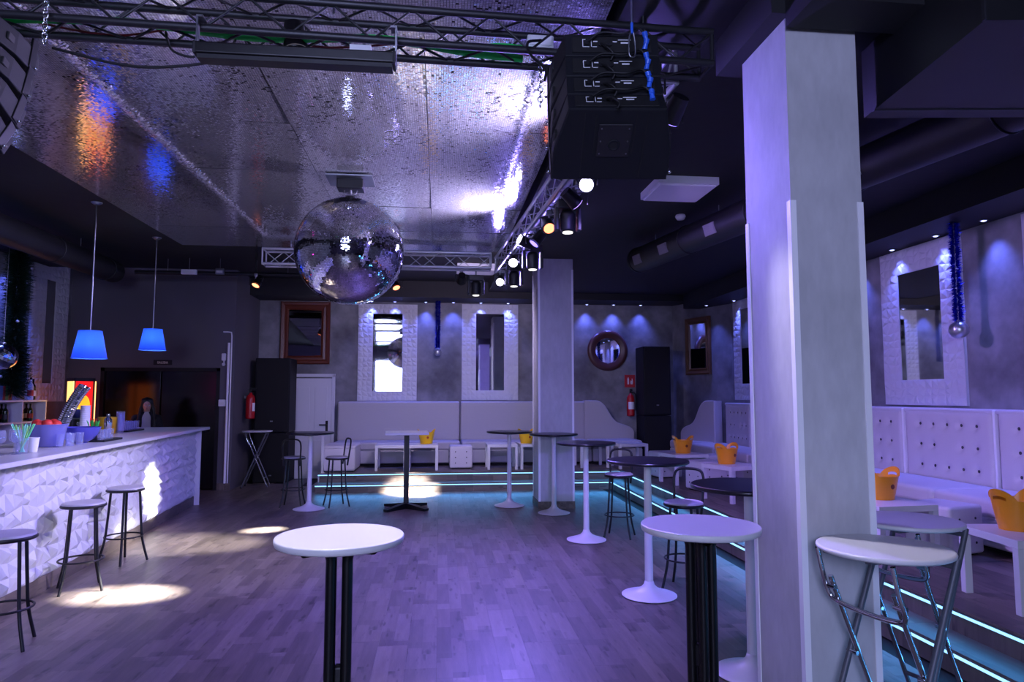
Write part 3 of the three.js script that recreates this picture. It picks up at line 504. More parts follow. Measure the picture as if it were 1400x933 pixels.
// ---------------------------------------------------------------- low tables, poufs, buckets
function makeLow(label) {
  const t = thing('low_table', label, 'low table', V(0, PH, 0), 0, 'white square low tables on the platform');
  part('table_top', rbox(0.55, 0.05, 0.55, 0, 0.425, 0, 0.004), mat.white, t);
  for (const [sx, sz] of [[-1, -1], [-1, 1], [1, -1], [1, 1]]) part('leg', rbox(0.05, 0.4, 0.05, sx * 0.25, 0.2, sz * 0.25, 0.003), mat.white, t);
  return t;
}
const lowList = [[3.8, -4.12, -0.1, 'white low table holding the orange bucket nearest the folding tables'], [3.72, -5.45, 0.1, 'white low table holding an orange bucket, partly behind the near column'], [3.75, -8.5, 0.35, 'white low table holding an orange bucket before the third tufted panel'], [3.72, -10.2, 0.15, 'white low table holding an orange bucket nearest the corner wall'],
  [-0.84, -12.62, 0, 'empty white low table before the back sofa beside the square high table'], [-0.28, -12.62, 0, 'white low table before the back sofa holding a yellow bucket'], [1.15, -12.62, 0, 'empty white low table left of the far column before the back sofa'], [1.75, -12.62, 0, 'white low table behind the far column holding a yellow bucket'], [3.52, -12.5, 0.05, 'empty white low table before the tall loudspeaker by the round mirror'], [2.86, -12.75, 0.05, 'empty white low table before the curved end of the back sofa']];
let low;
for (const [x, z, r, l] of lowList) { if (!low) { low = makeLow(l); low.position.set(x, PH, z); low.rotation.y = r; } else copy(low, V(x, PH, z), r, l); }
function makeCube(label) {
  const t = thing('cube_pouf', label, 'pouf', V(0, PH, 0), 0, 'white button tufted cube poufs'), s = 0.42;
  part('body', rbox(s, s - 0.02, s, 0, s / 2 + 0.005, 0, 0.03, 3), mat.leather, t); part('foot', box(s - 0.08, 0.015, s - 0.08, 0, 0.0075, 0), mat.black, t);
  for (const [rx, ry] of [[0, 0], [0, Math.PI / 2], [0, -Math.PI / 2]]) for (const x of [-0.1, 0.1]) for (const y of [0.11, 0.21, 0.31]) { const g = new THREE.SphereGeometry(0.011, 8, 6).scale(1, 1, 0.5).translate(x, y, s / 2 + 0.002).rotateY(ry); part('button', g, mat.button, t); void rx; }
  return t;
}
const pouf = makeCube('white tufted cube pouf before the back sofa between low tables'); pouf.position.set(0.41, PH, -12.75);
copy(pouf, V(4.3, PH, -5.52), 0.3, 'white tufted cube pouf beside the bucket table near the folding tables');
copy(pouf, V(3.76, PH, -9.4), 0.25, 'white tufted cube pouf between the two far bucket tables');
copy(pouf, V(4.32, PH, -8.75), 0.2, 'white tufted cube pouf between tufted sofa and bucket table');
copy(pouf, V(3.7, PH, -11.0), 0.1, 'white tufted cube pouf nearest the corner loudspeaker');
copy(pouf, V(4.28, PH, -10.35), 0.1, 'white tufted cube pouf beside the bucket table nearest the corner wall');
function bucketGeo() {
  const n = 72, nv = 12, pos = [], rim = (a) => { const c = Math.abs(Math.cos(a)); return 0.19 + 0.065 * Math.pow(Math.max(0, (c - 0.72) / 0.28), 0.8); };
  const R = (y) => 0.105 + 0.27 * y * 0.75, P = (a, v, o) => { const y = v * rim(a), r = R(y) - o; return [r * Math.cos(a), y, r * Math.sin(a) * 0.92]; };
  const slot = (i, j) => { const a = (i + 0.5) / n * 2 * Math.PI, c = Math.abs(Math.cos(a)); return c > 0.93 && j === nv - 3; };
  const quad = (a, b, c, d) => pos.push(...a, ...b, ...c, ...a, ...c, ...d);
  for (let i = 0; i < n; i++) { const a0 = i / n * 2 * Math.PI, a1 = (i + 1) / n * 2 * Math.PI;
    for (let j = 0; j < nv; j++) { if (slot(i, j)) continue; const v0 = j / nv, v1 = (j + 1) / nv; quad(P(a0, v0, 0), P(a0, v1, 0), P(a1, v1, 0), P(a1, v0, 0)); quad(P(a1, v0, 0.005), P(a1, v1, 0.005), P(a0, v1, 0.005), P(a0, v0, 0.005)); }
    quad(P(a0, 1, -0.004), P(a0, 1, 0.006), P(a1, 1, 0.006), P(a1, 1, -0.004)); pos.push(0, 0.004, 0, ...P(a0, 0, 0), ...P(a1, 0, 0)); }
  const g = new THREE.BufferGeometry(); g.setAttribute('position', new THREE.Float32BufferAttribute(pos, 3)); g.computeVertexNormals(); return clean(g);
}
const bGeo = bucketGeo();
function bucket(label, x, z, r, m, k = 1) { const t = thing('party_bucket', label, 'bucket', V(x, PH + 0.451, z), r, 'plastic ice buckets on the low tables'); part('shell', bGeo, m, t); part('emblem', new THREE.CircleGeometry(0.02, 16).rotateY(0).translate(0, 0.11, 0.124), M(m === mat.bucket ? 0x7a3208 : 0xb03010, 0.4), t).rotation.x = -0.0; t.scale.setScalar(k); return t; }
bucket('orange plastic bucket with cut out handles on the table nearest the folding tables', 3.8, -4.2, 0.15, mat.bucket, 1.05);
bucket('orange plastic bucket on the table half hidden by the near column', 3.76, -5.55, 0.2, mat.bucket, 1.05);
bucket('orange plastic bucket on the table before the middle of the tufted sofa', 3.71, -8.58, 0.5, mat.bucket, 1.05);
bucket('orange plastic bucket on the table nearest the angled corner wall', 3.72, -10.2, 0.1, mat.bucket, 1.05);
bucket('yellow plastic bucket on the low table behind the square high table', -0.22, -12.72, 0.2, mat.bucketYellow, 1.05);
bucket('yellow plastic bucket beside the far column before the back sofa', 1.62, -12.66, 0.4, mat.bucketYellow, 1.05);

// ---------------------------------------------------------------- sofas
function tufted(w, h, cols, rows, skip) {
  const nx = 64, ny = 36, g = new THREE.PlaneGeometry(w, h, nx, ny), p = g.attributes.position, pts = [];
  for (let r = 0; r < rows; r++) for (let c = 0; c < cols; c++) { if (skip && skip(r, c)) continue; pts.push([(c + 1) / (cols + 1) * w * 0.96 + w * 0.02 - w / 2, (r + 0.75) / (rows + 0.5) * h - h / 2]); }
  for (let i = 0; i < p.count; i++) {
    const x = p.getX(i), y = p.getY(i), ex = Math.min(1, (w / 2 - Math.abs(x)) / 0.05), ey = Math.min(1, (h / 2 - Math.abs(y)) / 0.06);
    let z = 0.05 * Math.sqrt(Math.max(0, Math.min(1, ex * (2 - ex)) * Math.min(1, ey * (2 - ey)))); for (const [a, b] of pts) { const d = (x - a) ** 2 + (y - b) ** 2; z -= 0.03 * Math.exp(-d / 0.0016) + 0.008 * Math.exp(-d / 0.008); }
    p.setZ(i, z);
  }
  g.computeVertexNormals(); const u = g.attributes.uv; for (let i = 0; i < p.count; i++) u.setXY(i, p.getX(i) * 4, p.getY(i) * 4); return [g, pts];
}
const SOFA_D = 0.84;   // depth of the banquettes
function sofaSection(label, pos, turn, w, kind, group, leather, RD = SOFA_D) {
  const t = thing('sofa_section', label, 'sofa', pos, turn, group);
  part('plinth', box(w - 0.01, 0.05, RD - 0.1, 0, 0.025, RD / 2 - 0.05), mat.black, t);
  part('base', rbox(w - 0.006, 0.25, RD - 0.22, 0, 0.175, 0.22 + (RD - 0.22) / 2, 0.025, 2), leather, t); part('seat_cushion', rbox(w - 0.008, 0.16, RD - 0.16, 0, 0.375, 0.18 + (RD - 0.18) / 2, 0.045, 3), leather, t);
  if (kind === 'tufted') {
    part('back_board', box(w - 0.004, 1.17, 0.13, 0, 0.585, 0.066), leather, t);
    const [g, pts] = tufted(w - 0.05, 0.78, 5, 3, (r, c) => r === 1 && c === 2), b = part('backrest', g, leather, t, 'button tufted backrest panel'); b.position.set(0, 0.8, 0.13);
    for (const [x, y] of pts) part('button', new THREE.SphereGeometry(0.017, 8, 6).scale(1, 1, 0.5).translate(x, y, 0.017), mat.button, b);
    part('piping', rbox(0.03, 0.78, 0.05, w / 2 - 0.014, 0.8, 0.15, 0.012), mat.trim, t, 'pale vertical seam between panels'); part('top_roll', rbox(w - 0.004, 0.05, 0.17, 0, 1.17, 0.09, 0.022, 3), leather, t);
  } else if (kind === 'plain') part('backrest', rbox(w - 0.006, 0.78, 0.2, 0, 0.82, 0.11, 0.035, 3), leather, t);
  else {
    const s = new THREE.Shape(), dir = kind === 'waveRight' ? 1 : -1, X = (x) => dir * x; s.moveTo(X(-w / 2), 0.43); s.lineTo(X(-w / 2), 1.21); s.lineTo(X(-w * 0.3), 1.21); s.bezierCurveTo(X(-w * 0.02), 1.21, X(-w * 0.05), 0.82, X(w * 0.22), 0.74); s.bezierCurveTo(X(w * 0.4), 0.69, X(w * 0.48), 0.66, X(w * 0.5), 0.58); s.lineTo(X(w / 2), 0.43);
    part('backrest', new THREE.ExtrudeGeometry(s, { depth: 0.15, bevelEnabled: true, bevelSize: 0.02, bevelThickness: 0.025, bevelSegments: 3, curveSegments: 16 }).translate(0, 0, 0.035), leather, t, 'backrest with a wave shaped end');
  }
  return t;
}
const zs = [-3.46, -4.76, -6.06, -7.36, -8.66, -9.96, -11.26, -12.3], words = ['sixth', 'fifth', 'fourth', 'third', 'second', 'next to last', 'last'];
const tuftLabels = ['white tufted sofa section behind the nearest low table, seventh from the corner wall', 'white tufted sofa section below the mirror by the wall spotlights, sixth from the corner wall', 'white tufted sofa section below the mirror with the silver bauble, fifth from the corner wall', 'white tufted sofa section beside the near column, fourth from the corner wall', 'white tufted sofa section behind the near column, third from the corner wall', 'white tufted sofa section behind the orange buckets, second from the corner wall', 'white tufted sofa section joining the wave shaped end at the corner wall'];
void words;
for (let i = 0; i < 7; i++) { const w = zs[i] - zs[i + 1]; sofaSection(tuftLabels[i], V(XR - 0.025, PH, (zs[i] + zs[i + 1]) / 2), -Math.PI / 2, w, 'tufted', 'tufted sofa along the right wall', mat.leather); }
{ const a = V(5.38, 0, -12.52), b = V(5.06, 0, -13.45), n = V(-(a.z - b.z), 0, a.x - b.x).normalize(), c = a.clone().lerp(b, 0.5).addScaledVector(n, 0.03); sofaSection('white sofa end with a wave shaped back below the small gilt mirror', V(c.x, PH, c.z), Math.atan2(n.x, n.z), 0.96, 'waveLeft', 'tufted sofa along the right wall', mat.leather, 0.5); }
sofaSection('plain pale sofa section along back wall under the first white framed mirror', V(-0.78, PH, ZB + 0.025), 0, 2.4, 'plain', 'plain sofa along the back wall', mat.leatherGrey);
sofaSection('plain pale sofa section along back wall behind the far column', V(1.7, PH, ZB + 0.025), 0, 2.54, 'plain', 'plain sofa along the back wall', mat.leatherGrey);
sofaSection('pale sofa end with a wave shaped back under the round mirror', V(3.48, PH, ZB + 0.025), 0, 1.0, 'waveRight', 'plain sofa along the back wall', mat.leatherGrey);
{ const t = thing('bench_ottoman', 'white upholstered block seat at the left end of the platform', 'ottoman', V(-1.72, PH, -12.62)); part('body', rbox(0.56, 0.4, 0.84, 0, 0.22, 0, 0.03, 3), mat.leather, t); part('cushion', rbox(0.57, 0.06, 0.85, 0, 0.43, 0, 0.028, 3), mat.leather, t); part('plinth', box(0.5, 0.03, 0.78, 0, 0.015, 0), mat.black, t); }
{ const t = thing('platform_post', 'thin white post at the front left corner of the platform', 'post', V(-1.98, PH, -12.14)); part('post', rbox(0.045, 0.62, 0.045, 0, 0.315, 0, 0.005), mat.white, t); part('cap', rbox(0.055, 0.015, 0.055, 0, 0.63, 0, 0.004), mat.white, t); part('foot_plate', box(0.08, 0.008, 0.08, 0, 0.004, 0), mat.white, t); }
//@@RIG
// ---------------------------------------------------------------- mirror ball
{
  const c = onZ(478, 344, -6.37), R = 0.497, r = rng(91), pos = [], nrm = [];
  const t = thing('mirror_ball', 'large mirror ball hanging from the mirror tiled ceiling', 'mirror ball', c);
  part('core', new THREE.SphereGeometry(R - 0.004, 48, 32), mat.black, t);
  const rows = 110, q = V(0, 0, 0), n = V(0, 0, 0);
  for (let i = 0; i < rows; i++) {
    const th0 = i / rows * Math.PI, th1 = (i + 1) / rows * Math.PI, thm = (th0 + th1) / 2, cols = Math.max(4, Math.round(2 * Math.PI * Math.sin(thm) / (Math.PI / rows)));
    for (let j = 0; j < cols; j++) {
      const p0 = j / cols * 2 * Math.PI, p1 = (j + 1) / cols * 2 * Math.PI, g = 0.05, P = (th, ph) => V(Math.sin(th) * Math.cos(ph), Math.cos(th), Math.sin(th) * Math.sin(ph));
      const a = th0 + (th1 - th0) * g, b = th1 - (th1 - th0) * g, d = p0 + (p1 - p0) * g, e = p1 - (p1 - p0) * g, s = [P(a, d), P(a, e), P(b, e), P(b, d)];
      n.copy(P(thm, (p0 + p1) / 2)); n.x += (r() - 0.5) * 0.05; n.y += (r() - 0.5) * 0.05; n.z += (r() - 0.5) * 0.05; n.normalize();
      for (const k of [0, 1, 2, 0, 2, 3]) { q.copy(s[k]).multiplyScalar(R); pos.push(q.x, q.y, q.z); nrm.push(n.x, n.y, n.z); }
    }
  }
  const g = new THREE.BufferGeometry(); g.setAttribute('position', new THREE.Float32BufferAttribute(pos, 3)); g.setAttribute('normal', new THREE.Float32BufferAttribute(nrm, 3));
  part('mirror_tiles', clean(g), M(0xdadce2, 0.04, 1), t, 'thousands of tiny square mirrors').userData.kind = 'stuff';
  const top = CEIL - 0.02 - c.y;
  part('cap', lathe([[0, R + 0.03], [0.05, R + 0.02], [0.07, R - 0.01], [0, R - 0.01]], 20), mat.blackMetal, t);
  const mo = part('motor_box', rbox(0.24, 0.1, 0.16, 0, top - 0.05, 0, 0.01), mat.blackMetal, t); part('mounting_plate', box(0.42, 0.012, 0.34, 0, top - 0.004, 0), mat.steel, mo);
  part('shaft', bar(V(0, R, 0), V(0, top - 0.1, 0), 0.012), mat.steel, t);
  part('chain', tube([V(-0.06, top - 0.1, 0), V(-0.05, top - 0.14, 0.03), V(0.0, R + 0.03, 0.02), V(0.05, top - 0.14, 0.03), V(0.06, top - 0.1, 0)], 0.005, 30, 6), mat.steel, t);
}
// ---------------------------------------------------------------- lighting truss
function truss(label, a, b, size, m, turnRoll = 0) {   // square box truss from a to b (a, b: middle of the section)
  const t = thing('truss', label, 'truss', a.clone(), 0, 'square lighting trusses under the ceiling'), d = b.clone().sub(a), len = d.length(); t.quaternion.setFromUnitVectors(V(0, 0, 1), d.normalize());
  if (d.x * d.x > 0.5) { t.quaternion.setFromRotationMatrix(new THREE.Matrix4().makeBasis(V(0, 0, 1).cross(V(0, 1, 0)).length() ? V(0, 1, 0).cross(d).normalize() : V(1, 0, 0), V(0, 1, 0), d)); }
  const s = size / 2, cs = [[-s, -s], [s, -s], [s, s], [-s, s]], step = size * 1.15, n = Math.round(len / step);
  for (const [x, y] of cs) part('chord', cyl(0.019, 0.019, len, 0, 0, 0, 14).rotateX(Math.PI / 2).translate(x, y, len / 2), m, t);
  const bg = {};
  for (let f = 0; f < 4; f++) { const [x0, y0] = cs[f], [x1, y1] = cs[(f + 1) % 4];
    for (let k = 0; k < n; k++) { const z0 = k / n * len, z1 = (k + 1) / n * len, key = f + '_' + k % 2; if (!bg[key]) bg[key] = bar(k % 2 ? V(x1, y1, 0) : V(x0, y0, 0), k % 2 ? V(x0, y0, len / n) : V(x1, y1, len / n), 0.0065, 6); part('brace', bg[key], m, t).position.z = z0; void z1; } }
  for (const z of [0.005, len - 0.005]) part('end_frame', [0, 1, 2, 3].map((f) => bar(V(cs[f][0], cs[f][1], z), V(cs[(f + 1) % 4][0], cs[(f + 1) % 4][1], z), 0.012, 6)), m, t);
  for (const z of [0.35, len / 2, len - 0.35]) part('hanger', bar(V(0, s, z), V(0, CEIL - a.y - 0.005, z), 0.008, 8), mat.steel, t);
  void turnRoll; return t;
}
truss('black front truss crossing before the mirror tiled ceiling', V(-2.5, 3.46, -3.3), V(1.42, 3.46, -3.42), 0.17, mat.trussBlack);
truss('silver side truss carrying lamps beside the mirror tiled ceiling', V(1.2, 3.47, -3.55), V(0.88, 3.47, -9.5), 0.2, mat.trussSilver);
truss('silver rear truss behind the mirror ball', V(-2.34, 3.47, -9.3), V(0.7, 3.47, -9.3), 0.2, mat.trussSilver);
// cables along the front truss
const cab = (label, pts, r, m) => single('cable', tube(pts.map((p) => V(...p)), r, 70, 6), m, label, 'cable');
cab('green cable bundle lying along the front truss', [[-2.2, 3.4, -3.33], [-1.5, 3.405, -3.3], [-0.9, 3.395, -3.36], [-0.3, 3.4, -3.32], [0.15, 3.395, -3.4], [0.42, 3.39, -3.42]], 0.022, mat.cableGreen);
cab('thin green cable arching between the truss chords beside the loudspeakers', [[0.12, 3.4, -3.36], [0.3, 3.45, -3.4], [0.5, 3.45, -3.42], [0.75, 3.42, -3.4]], 0.006, mat.cableGreen);
cab('dark red cable twisted along the front truss', [[-2.1, 3.42, -3.31], [-1.6, 3.39, -3.4], [-1.1, 3.42, -3.31], [-0.6, 3.385, -3.4], [0, 3.41, -3.33], [0.45, 3.39, -3.38]], 0.006, mat.cableRed);
cab('slack black cable hanging below the front truss from the left chain', [[-1.82, 3.26, -3.3], [-1.55, 3.2, -3.3], [-1.35, 3.19, -3.3], [-1.1, 3.23, -3.3], [-0.9, 3.33, -3.33]], 0.007, mat.cable);
cab('looped black cable under the front truss beside the long black lamp', [[-1.34, 3.4, -3.36], [-1.3, 3.3, -3.34], [-1.2, 3.27, -3.34], [-1.12, 3.32, -3.34], [-1.05, 3.29, -3.34], [-1.0, 3.4, -3.36]], 0.006, mat.cable);
cab('black cable looping down beside the right loudspeaker array', [[0.5, 3.43, -3.3], [0.42, 3.36, -3.2], [0.43, 3.27, -3.15], [0.49, 3.18, -3.1], [0.48, 3.1, -3.05]], 0.007, mat.cable);
{
  const p0 = onY(268, 78, 3.2), p1 = onY(541, 92, 3.2), mid = p0.clone().add(p1).multiplyScalar(0.5), L = p0.distanceTo(p1);
  const t = thing('black_light_bar', 'long black ultraviolet lamp bar hanging under the front truss', 'stage light', mid, Math.atan2(-(p1.z - p0.z), p1.x - p0.x));
  part('housing', rbox(L, 0.055, 0.09, 0, 0.03, 0, 0.008), mat.blackMetal, t); part('reflector', box(L - 0.03, 0.025, 0.07, 0, -0.005, 0), mat.blackPlastic, t);
  for (const s of [-1, 1]) { part('bracket', [box(0.008, 0.2, 0.03, s * L / 2, 0.1, -0.01), box(0.03, 0.01, 0.06, s * (L / 2 - 0.012), 0.198, -0.02)], mat.steel, t); part('end_cap', rbox(0.014, 0.06, 0.094, s * (L / 2 - 0.005), 0.03, 0, 0.004), mat.blackPlastic, t); }
  part('ballast', box(0.1, 0.03, 0.05, L * 0.32, 0.075, 0), mat.foam, t, 'white label block');
}
{
  const t = thing('junction_box', 'white connection box strapped to the front truss by the loudspeakers', 'junction box', V(0.52, 3.5, -3.46)); part('case', rbox(0.14, 0.07, 0.05, 0, 0, 0, 0.008), mat.foam, t); part('lid', rbox(0.12, 0.05, 0.01, 0, 0, 0.028, 0.004), mat.foam, t);
}
// ---------------------------------------------------------------- loudspeaker arrays
const cabShape = () => { const s = new THREE.Shape(); s.moveTo(-0.21, 0); s.lineTo(0.21, 0); s.lineTo(0.265, -0.2); s.lineTo(0.27, -0.36); s.lineTo(-0.27, -0.36); s.lineTo(-0.265, -0.2); s.closePath(); return s; };
const cabGeo = new THREE.ExtrudeGeometry(cabShape(), { depth: 0.135, bevelEnabled: true, bevelSize: 0.008, bevelThickness: 0.008, bevelSegments: 2 }).rotateX(Math.PI / 2).translate(0, -0.0, 0);
// after the turn: x width, y from 0 down to -0.135, z: rear at 0, front at +0.36; flip so that the rear faces the camera
function lineArray(center, turn, where, tilts, full) {
  let y = 0, z = 0; const names = ['topmost', 'second from the top', 'third from the top', 'lowest'];
  tilts.forEach((deg, k) => {
    const t = thing('line_array_speaker', names[k] + ' black array loudspeaker ' + where, 'loudspeaker', V(0, 0, 0), 0, 'black array loudspeakers hanging from the front truss');
    const a = -deg * D2R, off = V(0, y, z).applyAxisAngle(V(0, 1, 0), turn); t.position.copy(center).add(off); t.rotation.order = 'YXZ'; t.rotation.set(a, turn, 0); t.scale.y = 0.8;
    part('cabinet', cabGeo, mat.cabinet, t);
    part('grille', rbox(0.5, 0.115, 0.01, 0, -0.068, -0.372, 0.004), mat.grille, t);
    for (const s of [-1, 1]) { part('side_handle', rbox(0.014, 0.05, 0.12, s * 0.262, -0.07, -0.2, 0.006), mat.black, t); part('rigging_plate', rbox(0.012, 0.2, 0.05, s * 0.276, -0.035, -0.32, 0.004), mat.blackMetal, t); part('rigging_pin', [cyl(0.006, 0.006, 0.05, 0, 0, 0, 8).rotateZ(Math.PI / 2).translate(s * 0.262, -0.12, -0.335), new THREE.SphereGeometry(0.009, 8, 6).translate(s * 0.29, -0.12, -0.335)], mat.chrome, t); }
    if (full) {
      const rp = part('connector_panel', rbox(0.37, 0.105, 0.008, 0, -0.068, 0.01, 0.003), mat.black, t);
      part('panel_marks', [box(0.003, 0.05, 0.002, -0.135, -0.06, 0.0155), box(0.03, 0.003, 0.002, -0.12, -0.086, 0.0155), box(0.012, 0.003, 0.002, -0.128, -0.036, 0.0155), box(0.003, 0.05, 0.002, -0.095, -0.06, 0.0155), box(0.022, 0.003, 0.002, -0.08, -0.086, 0.0155), box(0.02, 0.006, 0.002, -0.076, -0.05, 0.0155), box(0.06, 0.004, 0.002, 0.06, -0.04, 0.0155), box(0.035, 0.009, 0.002, 0.06, -0.06, 0.0155), box(0.02, 0.005, 0.002, 0.015, -0.052, 0.0155)], mat.trim, rp).userData.kind = 'stuff';
      for (const [x, y] of [[-0.115, -0.06], [-0.05, -0.07], [-0.01, -0.07]]) part('socket', cyl(0.014, 0.014, 0.01, 0, 0, 0, 14).rotateX(Math.PI / 2).translate(x, y, 0.016), mat.blackPlastic, rp);
      for (const [yy, rr] of k === 3 ? [[-0.05, 0.1]] : [[-0.035, 0.25], [-0.085, -0.15]]) { const b = part('power_plug', [cyl(0.013, 0.013, 0.022, 0, 0.013, 0, 14), cyl(0.01, 0.013, 0.03, 0, -0.013, 0, 14)], mat.plastBlue, t, 'blue power plug'); b.position.set(0.155, yy, 0.035); b.rotation.set(0.5, 0, rr); }
      part('lead', tube([V(0.155, -0.02, 0.03), V(0.12, 0.01, 0.045), V(0.05, -0.03, 0.05), V(-0.05, -0.02, 0.045), V(-0.11, -0.06, 0.03)], 0.006, 30, 6), mat.cable, t); part('lead', tube([V(-0.05, -0.07, 0.02), V(-0.03, -0.12, 0.05), V(0.0, -0.16, 0.045), V(-0.01, -0.19, 0.03)], 0.006, 20, 6), mat.cable, t);
      if (k === 3) { const pl = part('pole_plate', rbox(0.15, 0.012, 0.17, 0, -0.147, -0.15, 0.004), mat.blackPlastic, t, 'square plate with a round pole socket'); part('socket_ring', new THREE.TorusGeometry(0.024, 0.006, 8, 24).rotateX(Math.PI / 2).translate(0, -0.154, -0.17), mat.cabinet, pl); part('socket_hole', cyl(0.02, 0.02, 0.004, 0, -0.1535, -0.17, 20), mat.black, pl); for (const sx of [-1, 1]) for (const sz of [-1, 0, 1]) part('screw', cyl(0.004, 0.004, 0.006, sx * 0.062, -0.153, -0.15 + sz * 0.065, 8), mat.steel, pl);
        for (const s of [-1, 1]) { part('groove', box(0.004, 0.003, 0.34, s * 0.14, -0.1445, -0.18), mat.black, t); part('groove', box(0.004, 0.003, 0.2, s * 0.09, -0.1445, -0.12), mat.black, t); } }
    }
    y -= 0.12 * Math.cos(a); z += 0.12 * Math.sin(-a);
  });
}
lineArray(V(0.79, 3.315, -3.02), -0.1, 'beside the near column', [10, 17, 25, 36], true);
lineArray(V(-2.25, 3.37, -3.12), 0.02, 'above the bar stools', [10, 17, 25, 36], false);
function chain(label, top, n) { const t = thing('chain', label, 'chain', top, 0, 'steel hanging chains'); for (let k = 0; k < n; k++) { const g = new THREE.TorusGeometry(0.011, 0.0032, 6, 14).scale(1, 1.5, 1); if (k % 2) g.rotateY(Math.PI / 2); g.translate(0, -0.014 - k * 0.025, 0); part('link', g, mat.chrome, t); } }
chain('short steel chain beside the array loudspeakers over the bar stools', V(-1.79, 3.52, -3.18), 12);
chain('short steel chain beside the array loudspeakers at the near column', V(0.475, 3.27, -3.16), 10);
{ const t = thing('safety_wire', 'thin steel safety wire with a loop hanging before the array loudspeakers', 'wire', V(0.845, 3.2, -2.86)); part('wire', bar(V(0, 0.05, 0), V(0, 0.46, 0), 0.004, 6), mat.steel, t); part('loop', tube([V(0, 0.06, 0), V(-0.012, 0.02, 0), V(-0.014, -0.05, 0), V(0, -0.065, 0), V(0.014, -0.05, 0), V(0.012, 0.02, 0)], 0.004, 30, 6, true), mat.steel, t); part('sleeve', cyl(0.007, 0.007, 0.05, 0, 0.07, 0, 8), mat.plastBlue, t); }

// ---------------------------------------------------------------- stage lamps
function parLamp(label, pos, aim, color, core, power, lensK, angle = 55, body = mat.blackMetal, tall = true) {
  const t = thing('stage_lamp', label, 'stage lamp', pos, 0, 'stage lamps clamped to the trusses'), d = aim.clone().sub(pos).normalize();
  const h = new THREE.Group(); h.quaternion.setFromUnitVectors(V(0, 0, 1), d);
  const put = (name, g, m) => { const gg = merge(g).clone(); gg.applyQuaternion(h.quaternion); return part(name, gg, m, t); };
  put('can', [cyl(0.062, 0.05, 0.15, 0, 0, 0, 20).rotateX(Math.PI / 2).translate(0, 0, -0.085), new THREE.TorusGeometry(0.06, 0.006, 8, 24)], body); put('lens', new THREE.CircleGeometry(0.052, 24).translate(0, 0, 0.002), glow(core, lensK));
  if (tall) { part('yoke', [bar(V(-0.085, 0, 0), V(-0.085, 0.1, 0), 0.006), bar(V(0.085, 0, 0), V(0.085, 0.1, 0), 0.006), bar(V(-0.085, 0.1, 0), V(0.085, 0.1, 0), 0.006)], mat.blackMetal, t); part('clamp', [bar(V(0, 0.1, 0), V(0, 0.14, 0), 0.01), rbox(0.05, 0.05, 0.03, 0, 0.15, 0, 0.01)], mat.steel, t); if (pos.z < -9.8) part('hanger', bar(V(0, 0.16, 0), V(0, CEILHI - pos.y, 0), 0.012), mat.black, t); }
  if (power) { const l = new THREE.SpotLight(color, power, 0, angle * D2R, 0.7, 2); l.shadow.radius = 2.5; lamp(l, t, d.clone().multiplyScalar(0.03), aim); }
  return t;
}
const WHITEV = new THREE.Color().setRGB(0.8, 0.75, 1.0), RED = new THREE.Color().setRGB(1.0, 0.22, 0.1), UPV = new THREE.Color().setRGB(0.62, 0.54, 1.0);
parLamp('glowing violet lamp under the side truss right below the array loudspeakers', V(1.1, 3.225, -4.98), V(0.2, 1.5, -0.5), VIOLET, WHITEV, POWER.truss, 26, 62);
parLamp('glowing violet lamp on the side truss before the far column', V(0.88, 3.23, -8.1), V(0.2, 0.2, -3.0), VIOLET, WHITEV, POWER.truss, 22, 62);
parLamp('glowing violet lamp at the far lower end of the side truss', V(0.84, 3.22, -9.46), V(0.0, 0.4, -4.0), VIOLET, WHITEV, POWER.truss * 0.7, 22, 62);
parLamp('dark lamp with a red edged glow at the left end of the rear truss', V(-2.62, 3.2, -10.0), V(-3.6, 0.4, -8.6), RED, RED, 3, 5, 20);
parLamp('dark lamp with a red edged glow on the rear truss right of the mirror ball', V(-0.63, 3.2, -10.0), V(0.5, 0.4, -8.6), RED, RED, 3, 5, 20);
parLamp('lamp with an orange glow under the middle of the side truss', V(1.02, 3.2, -6.25), V(1.3, 1.6, -4.4), RED, RED, 2, 4, 20);
// violet wash lamps along the two trusses over the floor, lighting the dance floor and the mirror ceiling
parLamp('violet wash lamp on the side truss aimed down at the dance floor', V(0.98, 3.22, -7.0), V(-1.6, 0, -6.6), VIOLET, VIOLET, POWER.wash, 3, 60);
parLamp('violet wash lamp on the side truss aimed at the tufted sofa', V(1.14, 3.22, -5.5), V(4.6, 0.6, -7.0), LILAC, LILAC, POWER.wash * 0.58, 3, 55);
parLamp('violet wash lamp on the rear truss aimed at the back sofa', V(0.3, 3.22, -9.5), V(0.2, 1.0, -14), SOFTV, SOFTV, POWER.wash * 0.36, 3, 66);
parLamp('violet wash lamp at the near end of the side truss behind the loudspeakers', V(1.32, 3.22, -3.75), V(0.2, 0, -7.2), VIOLET, VIOLET, POWER.wash * 0.6, 3, 55);
parLamp('upturned lamp on the side truss lighting mirror tiles near the far column', V(0.84, 3.3, -7.15), V(-0.1, 3.7, -6.9), UPV, WHITEV, POWER.up * 0.42, 20, 60, mat.blackMetal, false);
parLamp('upturned lamp on the side truss near the array loudspeakers', V(1.02, 3.3, -4.5), V(-0.3, 3.68, -4.6), UPV, WHITEV, POWER.up * 0.42, 20, 60, mat.blackMetal, false);
parLamp('pale violet lamp tucked in the front truss above the middle round table', V(-0.72, 3.33, -3.37), V(-0.42, 1.03, -3.02), WHITEV, WHITEV, 26, 3, 24, mat.blackMetal, false);
parLamp('pale violet lamp at the truss corner right behind the array loudspeakers', V(1.13, 3.27, -3.5), V(1.86, 1.0, -2.7), WHITEV, WHITEV, 13, 4, 13);
